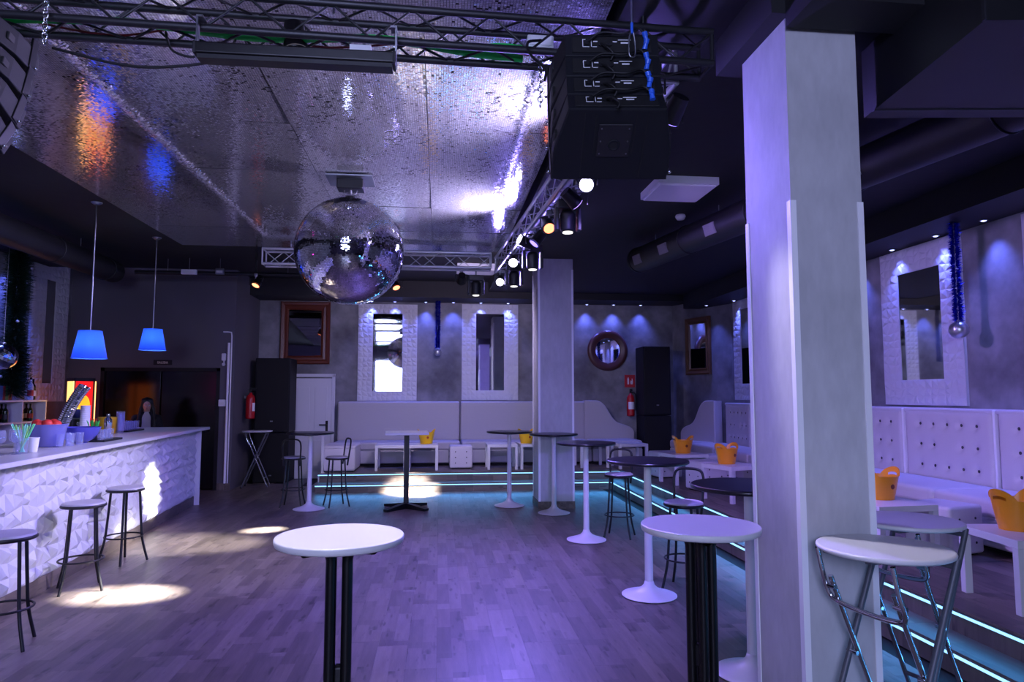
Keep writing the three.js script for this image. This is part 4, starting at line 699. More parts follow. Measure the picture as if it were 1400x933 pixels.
function movingHead(label, pos, aims, k = 1) {
  const t = thing('moving_head', label, 'moving head lamp', pos, 0, 'moving head lamps under the side truss');
  part('base', rbox(0.2, 0.08, 0.2, 0, 0.1, 0, 0.012), mat.blackPlastic, t); for (const s of [-1, 1]) part('arm', rbox(0.035, 0.2, 0.1, s * 0.1, -0.02, 0, 0.01), mat.blackPlastic, t); part('head', lathe([[0, -0.13], [0.05, -0.13], [0.066, -0.11], [0.07, 0.02], [0.05, 0.06], [0, 0.06]], 20), mat.blackPlastic, t); part('lens', cyl(0.045, 0.045, 0.01, 0, -0.134, 0, 20), glow(WARMWHITE, 2), t); part('clamp', [bar(V(0, 0.14, 0), V(0, 0.24, 0), 0.01)], mat.steel, t);
  aims.forEach(([aim, deg, pw, off]) => { const l = new THREE.SpotLight(WARMWHITE, pw * k, 0, deg * D2R, 0.85, 2); l.shadow.radius = 1.5; lamp(l, t, off || V(0, -0.15, 0), aim); });
  return t;
}
movingHead('black moving head lamp on the side truss before the orange lamp', V(1.12, 3.2, -5.85), [[V(-2.55, 0, -6.05), 4.4, POWER.beam * 1.5]]);
movingHead('black moving head lamp on the side truss right before the far column', V(1.04, 3.18, -7.55), [[onBar(6.25, 0.48, 0), 3.6, POWER.beam * 1.2], [V(-2.75, 0, -8.0), 8.5, POWER.beam * 0.26], [V(-3.0, 0.3, -6.9), 28, POWER.beam * 0.034]]);
movingHead('black moving head lamp on the side truss past the far column', V(0.96, 3.18, -8.75), [[V(-0.4, 0.1, -11.65), 6.6, POWER.beam * 2]]);
movingHead('black moving head lamp on the rear truss near the side truss', V(0.5, 3.15, -9.4), [[V(-2.1, 0, -8.72), 3.4, POWER.beam * 0.9]]);
// ---------------------------------------------------------------- small blue spotlights in the ceiling drops
function downlight(label, pos, power, group, color = BLUE, k = 6) {
  const t = thing('recessed_spotlight', label, 'spotlight', pos, 0, group);
  part('ring', new THREE.TorusGeometry(0.032, 0.007, 8, 20).rotateX(Math.PI / 2), mat.steel, t); part('lens', new THREE.SphereGeometry(0.026, 14, 8, 0, Math.PI * 2, Math.PI / 2, Math.PI / 2).scale(1, 0.5, 1), glow(color.clone().lerp(new THREE.Color(1, 1, 1), 0.25), k), t);
  if (power) { const l = new THREE.SpotLight(color, power, 0, 42 * D2R, 0.8, 2); l.shadow.radius = 1; lamp(l, t, V(0, -0.03, 0), pos.clone().add(V(0, -2, 0))); }
}
const dback = [[-1.36, 'small blue spotlight above the left side of the first white framed mirror'], [-0.9, 'small blue spotlight above the right side of the first white framed mirror'], [-0.28, 'small blue spotlight left of the hanging blue tinsel on the back wall'], [0.28, 'small blue spotlight right of the hanging blue tinsel on the back wall'], [0.84, 'small blue spotlight above the left side of the white framed mirror by the column'], [1.4, 'small blue spotlight above the right side of the white framed mirror by the column'], [3.05, 'small blue spotlight above the left of the round mirror'], [3.62, 'small blue spotlight above the round mirror'], [4.2, 'small blue spotlight above the corner loudspeaker']];
for (const [x, l] of dback) downlight(l, V(x, 3.523, ZB + 0.13), POWER.wall, 'blue spotlights along the back wall');
const dright = [[-12.6, 'small blue spotlight above the small gilt mirror'], [-11.9, 'small blue spotlight above the mirror hidden by the near column'], [-11.2, 'small blue spotlight beside the mirror hidden by the near column'], [-9.6, 'small blue spotlight on the wall strip behind the near column'], [-8.3, 'small blue spotlight left of the mirror with the silver bauble'], [-7.5, 'small blue spotlight above the mirror with the silver bauble'], [-6.78, 'small blue spotlight just left of the tinsel on the right wall'], [-6.12, 'small blue spotlight just right of the tinsel on the right wall'], [-5.4, 'small blue spotlight above the mirror past the tinsel on the right wall'], [-4.6, 'small blue spotlight past the last mirror on the right wall']];
for (const [z, l] of dright) downlight(l, V(z < -12.4 ? 5.12 : XR - 0.14, 3.363, z), POWER.wall, 'blue spotlights along the right wall');
for (const [z, l] of [[-10.6, 'small blue spotlight above the garland behind the bar'], [-9.7, 'small blue spotlight above the bar shelves next to the garland'], [-8.7, 'small blue spotlight above the middle of the bar shelves']]) downlight(l, V(XL + 0.22, 3.69, z), POWER.wall * 2.5, 'blue spotlights above the bar shelves');
// ---------------------------------------------------------------- pendant lamps over the bar
function pendant(label, top, bottom, rb, rt, h) {
  const t = thing('pendant_lamp', label, 'pendant lamp', V(top.x, bottom, top.z), 0, 'blue shaded pendant lamps over the bar'), L = CEILHI - bottom;
  part('canopy', lathe([[0, L - 0.03], [0.03, L - 0.028], [0.06, L - 0.008], [0.06, L], [0, L]], 20), mat.steel, t); part('rod', bar(V(0, h, 0), V(0, L - 0.02, 0), 0.008, 8), mat.steel, t);
  const s = part('shade', new THREE.CylinderGeometry(rt, rb, h, 32, 1, true).translate(0, h / 2, 0), new THREE.MeshPhysicalMaterial({ color: 0x2c5ae0, roughness: 0.9, transmission: 0.4, thickness: 0, side: THREE.DoubleSide }), t, 'blue fabric cone shade'); part('rim', [new THREE.TorusGeometry(rb, 0.004, 6, 32).rotateX(Math.PI / 2), new THREE.TorusGeometry(rt, 0.004, 6, 32).rotateX(Math.PI / 2).translate(0, h, 0)], M(0x3a6fd8, 0.7), s); part('spider', [0, 1, 2].map((k) => bar(V(0, h - 0.01, 0), V(rt * Math.cos(k * 2.09), h - 0.01, rt * Math.sin(k * 2.09)), 0.003, 6)), mat.steel, s);
  part('bulb', new THREE.SphereGeometry(0.035, 14, 10).translate(0, h * 0.55, 0), glow(new THREE.Color(0.75, 0.85, 1), 8), t); part('socket', cyl(0.018, 0.018, 0.08, 0, h - 0.03, 0, 12), mat.steel, t);
  lamp(new THREE.PointLight(new THREE.Color(0.5, 0.65, 1), POWER.pendant, 0, 2), t, V(0, h * 0.55, 0)).shadow.radius = 1.7;
}
pendant('blue pendant lamp over the bar nearer the bar stools', V(-3.94, 0, -8.18), 2.05, 0.178, 0.118, 0.31);
pendant('blue pendant lamp over the far end of the bar', V(-3.97, 0, -9.95), 2.26, 0.172, 0.118, 0.29);
// ---------------------------------------------------------------- back bar
{
  const t = thing('bar_shelf', 'white open shelf unit with bottles behind the bar', 'shelf', V(XL, 0, -8.75), Math.PI / 2), L = 4.7, d = 0.38;   // local x runs away from the camera
  part('back_panel', box(L, 1.55, 0.02, 0, 0.775, 0.011), mat.white, t);
  for (const y of [0.02, 0.5, 0.92, 1.24, 1.55]) part('board', box(L, 0.025, d, 0, y, d / 2), mat.white, t);
  for (let k = 0; k <= 8; k++) part('divider', box(0.022, 1.55, d - 0.004, -L / 2 + 0.011 + k * (L - 0.022) / 8, 0.7751, d / 2), mat.white, t);
}
const bottleG = (r, h, n = 0.35) => lathe([[0, 0], [r * 0.95, 0], [r, 0.008], [r, h * 0.58], [r * 0.85, h * 0.66], [r * n, h * 0.76], [r * n * 0.9, h * 0.96], [0, h * 0.96]], 18);
const bottleMats = [new THREE.MeshPhysicalMaterial({ color: 0x140a08, roughness: 0.1 }), new THREE.MeshPhysicalMaterial({ color: 0x0e2412, roughness: 0.12 }), new THREE.MeshPhysicalMaterial({ color: 0x5a2408, roughness: 0.12 }), new THREE.MeshPhysicalMaterial({ color: 0xc8d0e0, roughness: 0.08 })];
function bottle(label, p, r, h, m, lab, group) {
  const t = thing('bottle', label, 'bottle', p, 0, group), b = part('body', bottleG(r, h), m, t); part('label', new THREE.CylinderGeometry(r + 0.0012, r + 0.0012, h * 0.26, 18, 1, true).translate(0, h * 0.3, 0), M(lab, 0.6), b); part('cap', cyl(r * 0.38, r * 0.38, h * 0.09, 0, h * 0.94, 0, 12), M(0x1a1a1a, 0.4, 0.5), t);
}
{
  const R = rng(33), labs = [0xd8d2c4, 0x8a1a1a, 0x2a2a2e, 0xc8a24a, 0x3a5a8a], inShelf = 'bottles in and on the bar shelf';
  const bay = ['the shelf bay next to the faceted mirror', 'the second shelf bay from the faceted mirror', 'the third shelf bay from the faceted mirror'];
  for (let b = 0; b < 3; b++) for (let k = 0; k < 4; k++) bottle('dark bottle standing in ' + bay[b], V(XL + 0.16 + (k % 2) * 0.12, 1.254, -10.98 + b * 0.585 + k * 0.115), 0.036, 0.26, bottleMats[k % 2], labs[(b + k) % 5], inShelf);
  bottle('clear bottle on top of the bar shelf beside the garland', V(XL + 0.22, 1.565, -10.95), 0.04, 0.34, bottleMats[3], 0xb02a2a, inShelf); bottle('dark bottle on top of the bar shelf nearest the faceted mirror', V(XL + 0.2, 1.565, -11.05), 0.038, 0.32, bottleMats[0], 0xd8d2c4, inShelf);
  for (let k = 0; k < 9; k++) bottle('spirit bottle in the row on top of the bar shelf', V(XL + 0.18 + 0.05 * R(), 1.565, -9.85 + k * 0.13), 0.036 + 0.006 * R(), 0.28 + 0.07 * R(), bottleMats[k % 4], labs[k % 5], inShelf);
  const bx = thing('gift_box', 'red green and blue striped box on top of the bar shelf', 'box', V(XL + 0.2, 1.5635, -10.2), Math.PI / 2); part('body', rbox(0.36, 0.2, 0.2, 0, 0.1, 0, 0.006), M(0x8a2a30, 0.6), bx); part('stripe', [box(0.07, 0.201, 0.201, 0.06, 0.1006, 0)], M(0x3a7a4a, 0.6), bx); part('stripe', [box(0.07, 0.2005, 0.202, -0.07, 0.1006, 0)], M(0x46608a, 0.6), bx);
}
{ // small mirror ball above the shelf
  const c = onX(4, 488, XL + 0.62), t = thing('small_mirror_ball', 'small mirror ball hanging before the garland behind the bar', 'mirror ball', c); part('ball', new THREE.IcosahedronGeometry(0.17, 3), M(0xc0c4d2, 0.12, 1, { flatShading: true }), t); part('cap', cyl(0.03, 0.03, 0.03, 0, 0.175, 0, 12), mat.steel, t); part('thread', bar(V(0, 0.18, 0), V(0, 3.7 - c.y, 0), 0.003, 6), mat.steel, t);
}
// ---------------------------------------------------------------- garlands
function tinsel(n, R, len, r0, bladeL, bladeW, shape) {
  const pos = [], a = V(0, 0, 0), d = V(0, 0, 0), s = V(0, 0, 0);
  for (let i = 0; i < n; i++) {
    const y = -R() * len, ph = R() * 6.283, k = shape ? shape(-y / len) : 1; a.set(0, y, 0); d.set(Math.cos(ph), (R() - 0.5) * 1.2, Math.sin(ph)).normalize(); s.set(-Math.sin(ph) * (R() - 0.5), R() - 0.5, Math.cos(ph) * (R() - 0.5)).normalize().multiplyScalar(bladeW);
    const L = r0 * k * 0.2, E = r0 * k + bladeL * (R() - 0.5), p0 = a.clone().addScaledVector(d, L), p1 = a.clone().addScaledVector(d, E); pos.push(p0.x - s.x, p0.y - s.y, p0.z - s.z, p0.x + s.x, p0.y + s.y, p0.z + s.z, p1.x, p1.y, p1.z);
  }
  const g = new THREE.BufferGeometry(); g.setAttribute('position', new THREE.Float32BufferAttribute(pos, 3)); g.computeVertexNormals(); return clean(g);
}
function tinselDrop(label, top, len, r) {
  const R = rng(Math.floor(len * 1000)), t = thing('tinsel_bauble', label, 'decoration', top, 0, 'blue tinsel drops with silver baubles');
  part('string', bar(V(0, 0, 0), V(0, -len - 0.02, 0), 0.004, 6), mat.steel, t); part('tinsel', tinsel(2600, R, len, 0.062, 0.03, 0.006), mat.tinselBlue, t, 'shiny blue tinsel').userData.kind = 'stuff';
  const b = part('bauble', new THREE.SphereGeometry(r, 32, 20).translate(0, -len - r, 0), mat.silver, t, 'silver bauble'); part('bauble_cap', cyl(0.018, 0.022, 0.025, 0, -len - 0.002, 0, 12), mat.steel, b);
}
{ const p = onX(1303, 300, 5.15), q = onX(1305, 440, 5.15); tinselDrop('blue tinsel with a silver bauble hanging beside the right wall mirror', V(p.x, 3.37, p.z), 3.37 - q.y, 0.088); }
{ const p = onZ(599, 409, -13.72), q = onZ(599, 476, -13.72); tinselDrop('blue tinsel with a silver bauble hanging between the back wall mirrors', V(p.x, 3.53, p.z), 3.53 - q.y, 0.08); }
{
  const R = rng(77), top = onX(34, 342, XL + 0.3), t = thing('christmas_garland', 'thick dark green garland hanging behind the bar beside the faceted mirror', 'garland', V(XL + 0.3, 3.7, top.z + 0.12));
  part('stem', bar(V(0, 0, 0), V(0, -2.05, 0), 0.01, 6), mat.tinselGreen, t); part('needles', tinsel(7000, R, 2.05, 0.2, 0.12, 0.008, (y) => 0.8 + 0.35 * Math.sin(y * 9) * 0.4 + 0.35 * y), mat.tinselGreen, t).userData.kind = 'stuff'; for (let k = 0; k < 7; k++) part('ornament', new THREE.SphereGeometry(0.022, 10, 8).translate(0.18 * Math.cos(k * 2.4), -0.25 - k * 0.26, 0.18 * Math.sin(k * 2.4)), mat.silver, t);
}
// ---------------------------------------------------------------- glowing drinks cooler
{
  const t = thing('drinks_cooler', 'glowing red and yellow lit drinks cooler behind the bar', 'cooler', V(-5.57, 0, -11.35), 0.8), w = 0.3, d = 0.3, h = 1.9;
  part('body', [box(w, 0.85, d, 0, 0.425, 0), box(w, 0.05, d, 0, h - 0.025, 0), ...[[-1, -1], [-1, 1], [1, -1], [1, 1]].map(([a, b]) => box(0.025, h, 0.025, a * (w / 2 - 0.0125), h / 2, b * (d / 2 - 0.0125)))], mat.blackPlastic, t);
  const tx = canvasTex(128, 320, (c, W2, H2) => { c.fillStyle = '#d81408'; c.fillRect(0, 0, W2, H2); c.fillStyle = '#f8a018'; c.beginPath(); c.ellipse(64, 130, 50, 60, 0, 0, 7); c.fill(); c.fillStyle = '#ffe27a'; for (let k = 0; k < 5; k++) { c.beginPath(); c.roundRect(12 + k * 22, 130 + (k % 2) * 8, 16, 150, 7); c.fill(); } c.fillStyle = '#e87010'; for (let k = 0; k < 5; k++) c.fillRect(12 + k * 22, 190 + (k % 2) * 8, 16, 40); c.strokeStyle = '#fff0e0'; c.lineWidth = 7; c.lineCap = 'round'; c.beginPath(); c.moveTo(22, 52); c.bezierCurveTo(30, 22, 40, 62, 48, 42); c.bezierCurveTo(56, 24, 62, 60, 72, 40); c.bezierCurveTo(84, 26, 84, 58, 106, 34); c.stroke(); });
  const panel = M(0x000000, 0.3, 0, { emissive: 0xffffff, emissiveMap: tx, emissiveIntensity: 1.7 }), side = glow(new THREE.Color(1, 0.5, 0.16), 2.0), redSide = glow(new THREE.Color(1, 0.14, 0.02), 0.9);
  part('front_sign', new THREE.PlaneGeometry(w - 0.06, 0.98).translate(0.0, 1.36, d / 2 - 0.004), panel, t, 'lit red panel with yellow bottles'); part('lit_side_panel', new THREE.PlaneGeometry(d - 0.06, 0.98).rotateY(-Math.PI / 2).translate(-w / 2 + 0.004, 1.36, 0), side, t); part('lit_side_panel', new THREE.PlaneGeometry(d - 0.06, 0.98).rotateY(Math.PI / 2).translate(w / 2 - 0.004, 1.36, 0), redSide, t); part('lit_side_panel', new THREE.PlaneGeometry(w - 0.06, 0.98).rotateY(Math.PI).translate(0, 1.36, -d / 2 + 0.004), redSide, t);
  part('light_tube', [box(0.012, 0.98, 0.012, -w / 2 - 0.004, 1.36, d / 2 + 0.004), box(0.012, 0.98, 0.012, w / 2 + 0.004, 1.36, d / 2 + 0.004)], glow(new THREE.Color(1, 0.35, 0.12), 4), t);
  for (const [x, z, r] of [[w / 2 + 0.02, 0, 1], [0, -d / 2 - 0.02, 0], [0, d / 2 + 0.02, 0]]) { const l = new THREE.RectAreaLight(new THREE.Color(1, 0.25, 0.06), POWER.fridge * 0.55, 0.24, 0.9); t.add(l); l.position.set(x, 1.36, z); t.updateMatrixWorld(true); l.lookAt(t.localToWorld(V(x * 5, 1.36, z * 5))); void r; }
}
{ // magenta tube light on the wall behind the bar: it shows as a streak in the glossy exit door
  const t = thing('neon_tube', 'magenta tube lamp upright on the wall behind the bar', 'tube lamp', V(XL + 0.05, 1.85, -4.6)); part('tube', cyl(0.025, 0.025, 0.62, 0, 0, 0, 12), glow(new THREE.Color(1, 0.04, 0.6), 5), t); part('holder', [box(0.05, 0.05, 0.05, -0.024, 0.33, 0), box(0.05, 0.05, 0.05, -0.024, -0.33, 0)], mat.blackPlastic, t);
  const l = new THREE.RectAreaLight(new THREE.Color(1, 0.04, 0.6), 6, 0.05, 0.6); t.add(l); l.position.set(0.03, 0, 0); t.updateMatrixWorld(true); l.lookAt(V(0, 1.85, -4.6));
}
// ---------------------------------------------------------------- lit screen on the wall behind the photographer, seen in the back mirrors
{
  const t = thing('lit_screen', 'bright white lit screen on the wall facing the back sofa', 'screen', V(-1.05, 2.5, ZF), Math.PI);
  part('frame', [box(2.3, 0.06, 0.08, 0, 0.68, 0.04), box(2.3, 0.06, 0.08, 0, -0.68, 0.04), box(0.06, 1.42, 0.08, -1.12, 0, 0.04), box(0.06, 1.42, 0.08, 1.12, 0, 0.04)], mat.blackPlastic, t); part('display', box(2.2, 1.32, 0.03, 0, 0, 0.03), glow(COOL, 3.2), t);
  const l = new THREE.RectAreaLight(COOL, POWER.screen, 2.2, 1.32); t.add(l); l.position.set(0, 0, 0.09); t.updateMatrixWorld(true); l.lookAt(V(-1.05, 2.5, 0));
}
// ---------------------------------------------------------------- things on the bar
const BT = 1.15, onTop = (px, py) => { const p = onY(px, py, BT); p.y = BT + 0.001; return p; };
const tumblerG = (r, h) => lathe([[0, 0.002], [r * 0.82, 0.002], [r * 0.86, 0.006], [r, h], [r - 0.002, h], [r * 0.82 - 0.002, 0.012], [0, 0.012]], 16);
const clear = new THREE.MeshPhysicalMaterial({ color: 0xf2f4ff, roughness: 0.04, transmission: 0.92, thickness: 0, ior: 1.5 });
function tray(label, p, w, d) { const t = thing('bar_tray', label, 'tray', p, BAR_T, 'black trays on the bar'); part('mat', rbox(w, 0.012, d, 0, 0.006, 0, 0.005), mat.blackPlastic, t); part('rim', [box(w, 0.02, 0.008, 0, 0.01, d / 2 - 0.004), box(w, 0.02, 0.008, 0, 0.01, -d / 2 + 0.004), box(0.008, 0.02, d, w / 2 - 0.004, 0.01, 0), box(0.008, 0.02, d, -w / 2 + 0.004, 0.01, 0)], mat.blackPlastic, t); return t; }
function glassOn(label, p, r, h, group) { const t = thing('glass_tumbler', label, 'glass', p, 0, group); part('glass', tumblerG(r, h), clear, t); part('base', cyl(r * 0.8, r * 0.8, 0.012, 0, 0.008, 0, 16), clear, t); }
const alongBar = (c, i, j) => c.clone().add(V(i, 0, j).applyAxisAngle(V(0, 1, 0), BAR_T));
{
  const c = onTop(172, 590); tray('black tray of upturned shot glasses nearest the far end of the bar', c, 0.62, 0.26); for (let i = 0; i < 7; i++) for (let j = 0; j < 2; j++) glassOn('small clear glass on the tray nearest the far end of the bar', alongBar(c, -0.25 + i * 0.083, -0.05 + j * 0.1).add(V(0, 0.0125, 0)), 0.034, 0.12, 'glasses on the far bar tray');
  const e = onTop(140, 603); tray('black tray of glasses beside the green straws', e, 0.5, 0.22); for (let i = 0; i < 4; i++) glassOn('small clear glass on the tray beside the green straws', alongBar(e, -0.14 + i * 0.09, 0.03).add(V(0, 0.0125, 0)), 0.032, 0.11, 'glasses on the tray beside the straws');
  for (let i = 0; i < 4; i++) glassOn('clear tumbler on the bare bar before the blue bowl', alongBar(onTop(91, 610), -0.15 + i * 0.1, (i % 2) * 0.05), 0.038, 0.12, 'tumblers before the blue bowl');
  for (let i = 0; i < 3; i++) { const t = thing('wine_glass', 'stemmed wine glass on the bar beside the straw cup', 'glass', alongBar(onTop(8, 622), -0.1 + i * 0.11, (i % 2) * 0.07), 0, 'wine glasses by the straw cup'); part('bowl', lathe([[0.004, 0.09], [0.03, 0.1], [0.042, 0.13], [0.04, 0.17], [0.034, 0.2], [0.032, 0.2], [0.038, 0.17], [0.04, 0.13], [0.028, 0.104], [0, 0.096]], 18), clear, t); part('stem', cyl(0.004, 0.004, 0.09, 0, 0.046, 0, 8), clear, t); part('foot', lathe([[0, 0], [0.035, 0.001], [0.033, 0.004], [0.006, 0.008], [0, 0.008]], 18), clear, t); }
}
function strawCup(label, p, h, r, cupMat, colors, n, seed) {
  const t = thing('straw_cup', label, 'cup', p), R = rng(seed); part('cup', lathe([[0, 0.002], [r * 0.85, 0.002], [r, h], [r - 0.003, h], [r * 0.82, 0.01], [0, 0.01]], 20), cupMat, t);
  for (let k = 0; k < n; k++) { const a = R() * 6.28, q = r * 0.5 * R(), o = r * (0.9 + 0.9 * R()); part('straw', bar(V(Math.cos(a + 2.6) * q, 0.014, Math.sin(a + 2.6) * q), V(Math.cos(a) * o, h + 0.09 + 0.03 * R(), Math.sin(a) * o), 0.0035, 6), colors[k % colors.length], t); }
}
const mint = glow(new THREE.Color(0.1, 0.5, 0.32), 0.25, { color: 0x58e0a8 }), lime = M(0x86d060, 0.5), greenStraw = M(0x18a838, 0.45);
mint.emissiveIntensity = 0; 
strawCup('glass cup of mint green straws on the bar', onTop(29, 621), 0.13, 0.05, clear, [mint, lime, M(0x9ae8c8, 0.5)], 22, 3);
strawCup('black cup of bright green straws beside the glasses tray', onTop(127, 604), 0.1, 0.04, mat.blackPlastic, [greenStraw, M(0x20c048, 0.45)], 16, 4);
{ const t = thing('white_cup', 'plain white paper cup beside the mint straws', 'cup', onTop(44, 619)); part('cup', lathe([[0, 0.002], [0.036, 0.002], [0.048, 0.12], [0.05, 0.123], [0.045, 0.12], [0.033, 0.01], [0, 0.01]], 20), mat.foam, t); part('rim', new THREE.TorusGeometry(0.048, 0.003, 6, 20).rotateX(Math.PI / 2).translate(0, 0.122, 0), mat.foam, t); }
{ const t = thing('ice_bucket', 'large translucent violet ice tub on the bar beside the straw cups', 'ice bucket', onTop(62, 611)), m = new THREE.MeshPhysicalMaterial({ color: 0x8f92d8, roughness: 0.3, transmission: 0.5, thickness: 0 }); part('tub', lathe([[0, 0.002], [0.13, 0.002], [0.14, 0.01], [0.17, 0.2], [0.176, 0.205], [0.165, 0.2], [0.135, 0.014], [0, 0.014]], 28), m, t); part('rim', new THREE.TorusGeometry(0.172, 0.006, 6, 28).rotateX(Math.PI / 2).translate(0, 0.205, 0), m, t); part('fruit', [0, 1, 2, 3, 4, 5, 6].map((k) => new THREE.SphereGeometry(0.045, 10, 8).translate(0.08 * Math.cos(k), 0.2 + 0.012 * (k % 2), 0.08 * Math.sin(k))), M(0xd83a34, 0.5), t, 'red fruit'); }
{ const t = thing('glass_bowl', 'wide blue glass bowl on the bar', 'bowl', onTop(108, 606)), m = new THREE.MeshPhysicalMaterial({ color: 0x6a6ad0, roughness: 0.15, transmission: 0.5, thickness: 0 }); part('bowl', lathe([[0, 0.004], [0.07, 0.004], [0.12, 0.03], [0.17, 0.09], [0.19, 0.16], [0.184, 0.16], [0.164, 0.092], [0.115, 0.037], [0, 0.014]], 32), m, t); part('foot', cyl(0.07, 0.075, 0.008, 0, 0.004, 0, 24), m, t); }
function cupStack(label, p, n, r, m, lean = 0, bend = 0, name = 'cup_stack') {
  const t = thing(name, label, 'cup stack', p); let x = 0, y = 0, a = lean;
  for (let k = 0; k < n; k++) { const c = part('cup', lathe([[0, 0.002], [r * 0.72, 0.002], [r * 0.76, 0.008], [r, 0.12], [r + 0.003, 0.123], [r - 0.003, 0.12], [r * 0.7, 0.01], [0, 0.01]], 18), m, t); c.position.set(x, y, 0); c.rotation.z = -a; const s = 0.022; x += Math.sin(a) * s; y += Math.cos(a) * s; a += bend; }
}
cupStack('tall leaning curved stack of shiny metal cups on the bar', onTop(80, 602), 24, 0.06, mat.chrome, 0.18, 0.016);
cupStack('stack of white paper cups beside the coffee grinder', onTop(115, 599), 12, 0.05, mat.foam);
cupStack('stack of clear plastic cups beside the yellow tub', onTop(164, 593), 8, 0.05, clear);
{ const t = thing('cocktail_shaker', 'steel cocktail shaker beside the yellow tub on the bar', 'shaker', onTop(147, 595)); part('body', lathe([[0, 0], [0.036, 0], [0.045, 0.15], [0.045, 0.16], [0, 0.16]], 24), mat.chrome, t); part('lid', lathe([[0.045, 0.16], [0.042, 0.19], [0.02, 0.215], [0.02, 0.25], [0.012, 0.258], [0, 0.258]], 24), mat.chrome, t); }
{ const t = thing('yellow_tub', 'yellow plastic tub on the bar behind the shaker', 'tub', onTop(143, 594).add(V(-0.02, 0, -0.12))); part('tub', lathe([[0, 0.002], [0.09, 0.002], [0.11, 0.2], [0.116, 0.205], [0.106, 0.2], [0.086, 0.01], [0, 0.01]], 24), mat.bucketYellow, t); part('rim', new THREE.TorusGeometry(0.111, 0.005, 6, 24).rotateX(Math.PI / 2).translate(0, 0.204, 0), mat.bucketYellow, t); }
{ const t = thing('drinks_machine', 'small dark drinks machine on the bar behind the blue bowl', 'machine', onTop(104, 598), 0.6); part('body', rbox(0.16, 0.22, 0.2, 0, 0.111, 0, 0.02), mat.blackPlastic, t); part('hopper', lathe([[0, 0.22], [0.05, 0.22], [0.075, 0.31], [0.07, 0.32], [0, 0.32]], 20), new THREE.MeshPhysicalMaterial({ color: 0x2a3260, roughness: 0.15 }), t); part('spout', [cyl(0.012, 0.012, 0.06, 0, 0.13, 0.11, 10), rbox(0.04, 0.03, 0.05, 0, 0.16, 0.11, 0.008)], mat.chrome, t); part('knob', cyl(0.018, 0.018, 0.02, 0, 0, 0, 14).rotateX(Math.PI / 2).translate(0.04, 0.19, 0.11), M(0xb05020, 0.4), t); }
{ const t = thing('red_straw_cup', 'small cup of red stirrers behind the green straws', 'cup', onTop(128, 596).add(V(-0.05, 0, -0.08))); part('cup', lathe([[0, 0.002], [0.03, 0.002], [0.04, 0.1], [0.037, 0.1], [0.028, 0.01], [0, 0.01]], 16), mat.blackPlastic, t); for (let k = 0; k < 8; k++) part('stirrer', bar(V(0, 0.02, 0), V(0.04 * Math.cos(k), 0.2, 0.04 * Math.sin(k)), 0.003, 6), M(0xe04a28, 0.4), t); }
// ---------------------------------------------------------------- person behind the bar
function sdfMesh(bones, lo, hi, res, k = 0.03) {
  const mc = new MarchingCubes(res, new THREE.MeshBasicMaterial(), false, false, 120000), c = V((lo[0] + hi[0]) / 2, (lo[1] + hi[1]) / 2, (lo[2] + hi[2]) / 2), half = Math.max(hi[0] - lo[0], hi[1] - lo[1], hi[2] - lo[2]) / 2, hs = res / 2;
  const p = V(0, 0, 0), B = bones.map((b) => ({ a: V(b[0], b[1], b[2]), ra: b[3], d: V(b[4] - b[0], b[5] - b[1], b[6] - b[2]), rb: b[7], s: b[8] || [1, 1, 1], neg: b[9] }));
  for (let z = 0; z < res; z++) for (let y = 0; y < res; y++) for (let x = 0; x < res; x++) {
    p.set((x - hs) / hs * half + c.x, (y - hs) / hs * half + c.y, (z - hs) / hs * half + c.z); let d = 1e3;
    for (const b of B) { const ux = (p.x - b.a.x) / b.s[0], uy = (p.y - b.a.y) / b.s[1], uz = (p.z - b.a.z) / b.s[2], L = b.d.lengthSq() || 1e-9, t = Math.max(0, Math.min(1, (ux * b.d.x + uy * b.d.y + uz * b.d.z) / L)), e = Math.hypot(ux - b.d.x * t, uy - b.d.y * t, uz - b.d.z * t) - (b.ra + (b.rb - b.ra) * t);
      if (b.neg) { d = Math.max(d, -e); continue; } const h = Math.max(0, Math.min(1, 0.5 + 0.5 * (d - e) / k)); d = d * (1 - h) + e * h - k * h * (1 - h); }
    mc.field[x + y * res + z * res * res] = -d;
  }
  mc.isolation = 0; mc.update();
  const g = new THREE.BufferGeometry(), n = mc.count; g.setAttribute('position', new THREE.BufferAttribute(mc.positionArray.slice(0, n * 3), 3)); g.setAttribute('normal', new THREE.BufferAttribute(mc.normalArray.slice(0, n * 3), 3));
  const q = g.attributes.position; for (let i = 0; i < q.count; i++) q.setXYZ(i, q.getX(i) * half + c.x, q.getY(i) * half + c.y, q.getZ(i) * half + c.z);
  return clean(g);
}
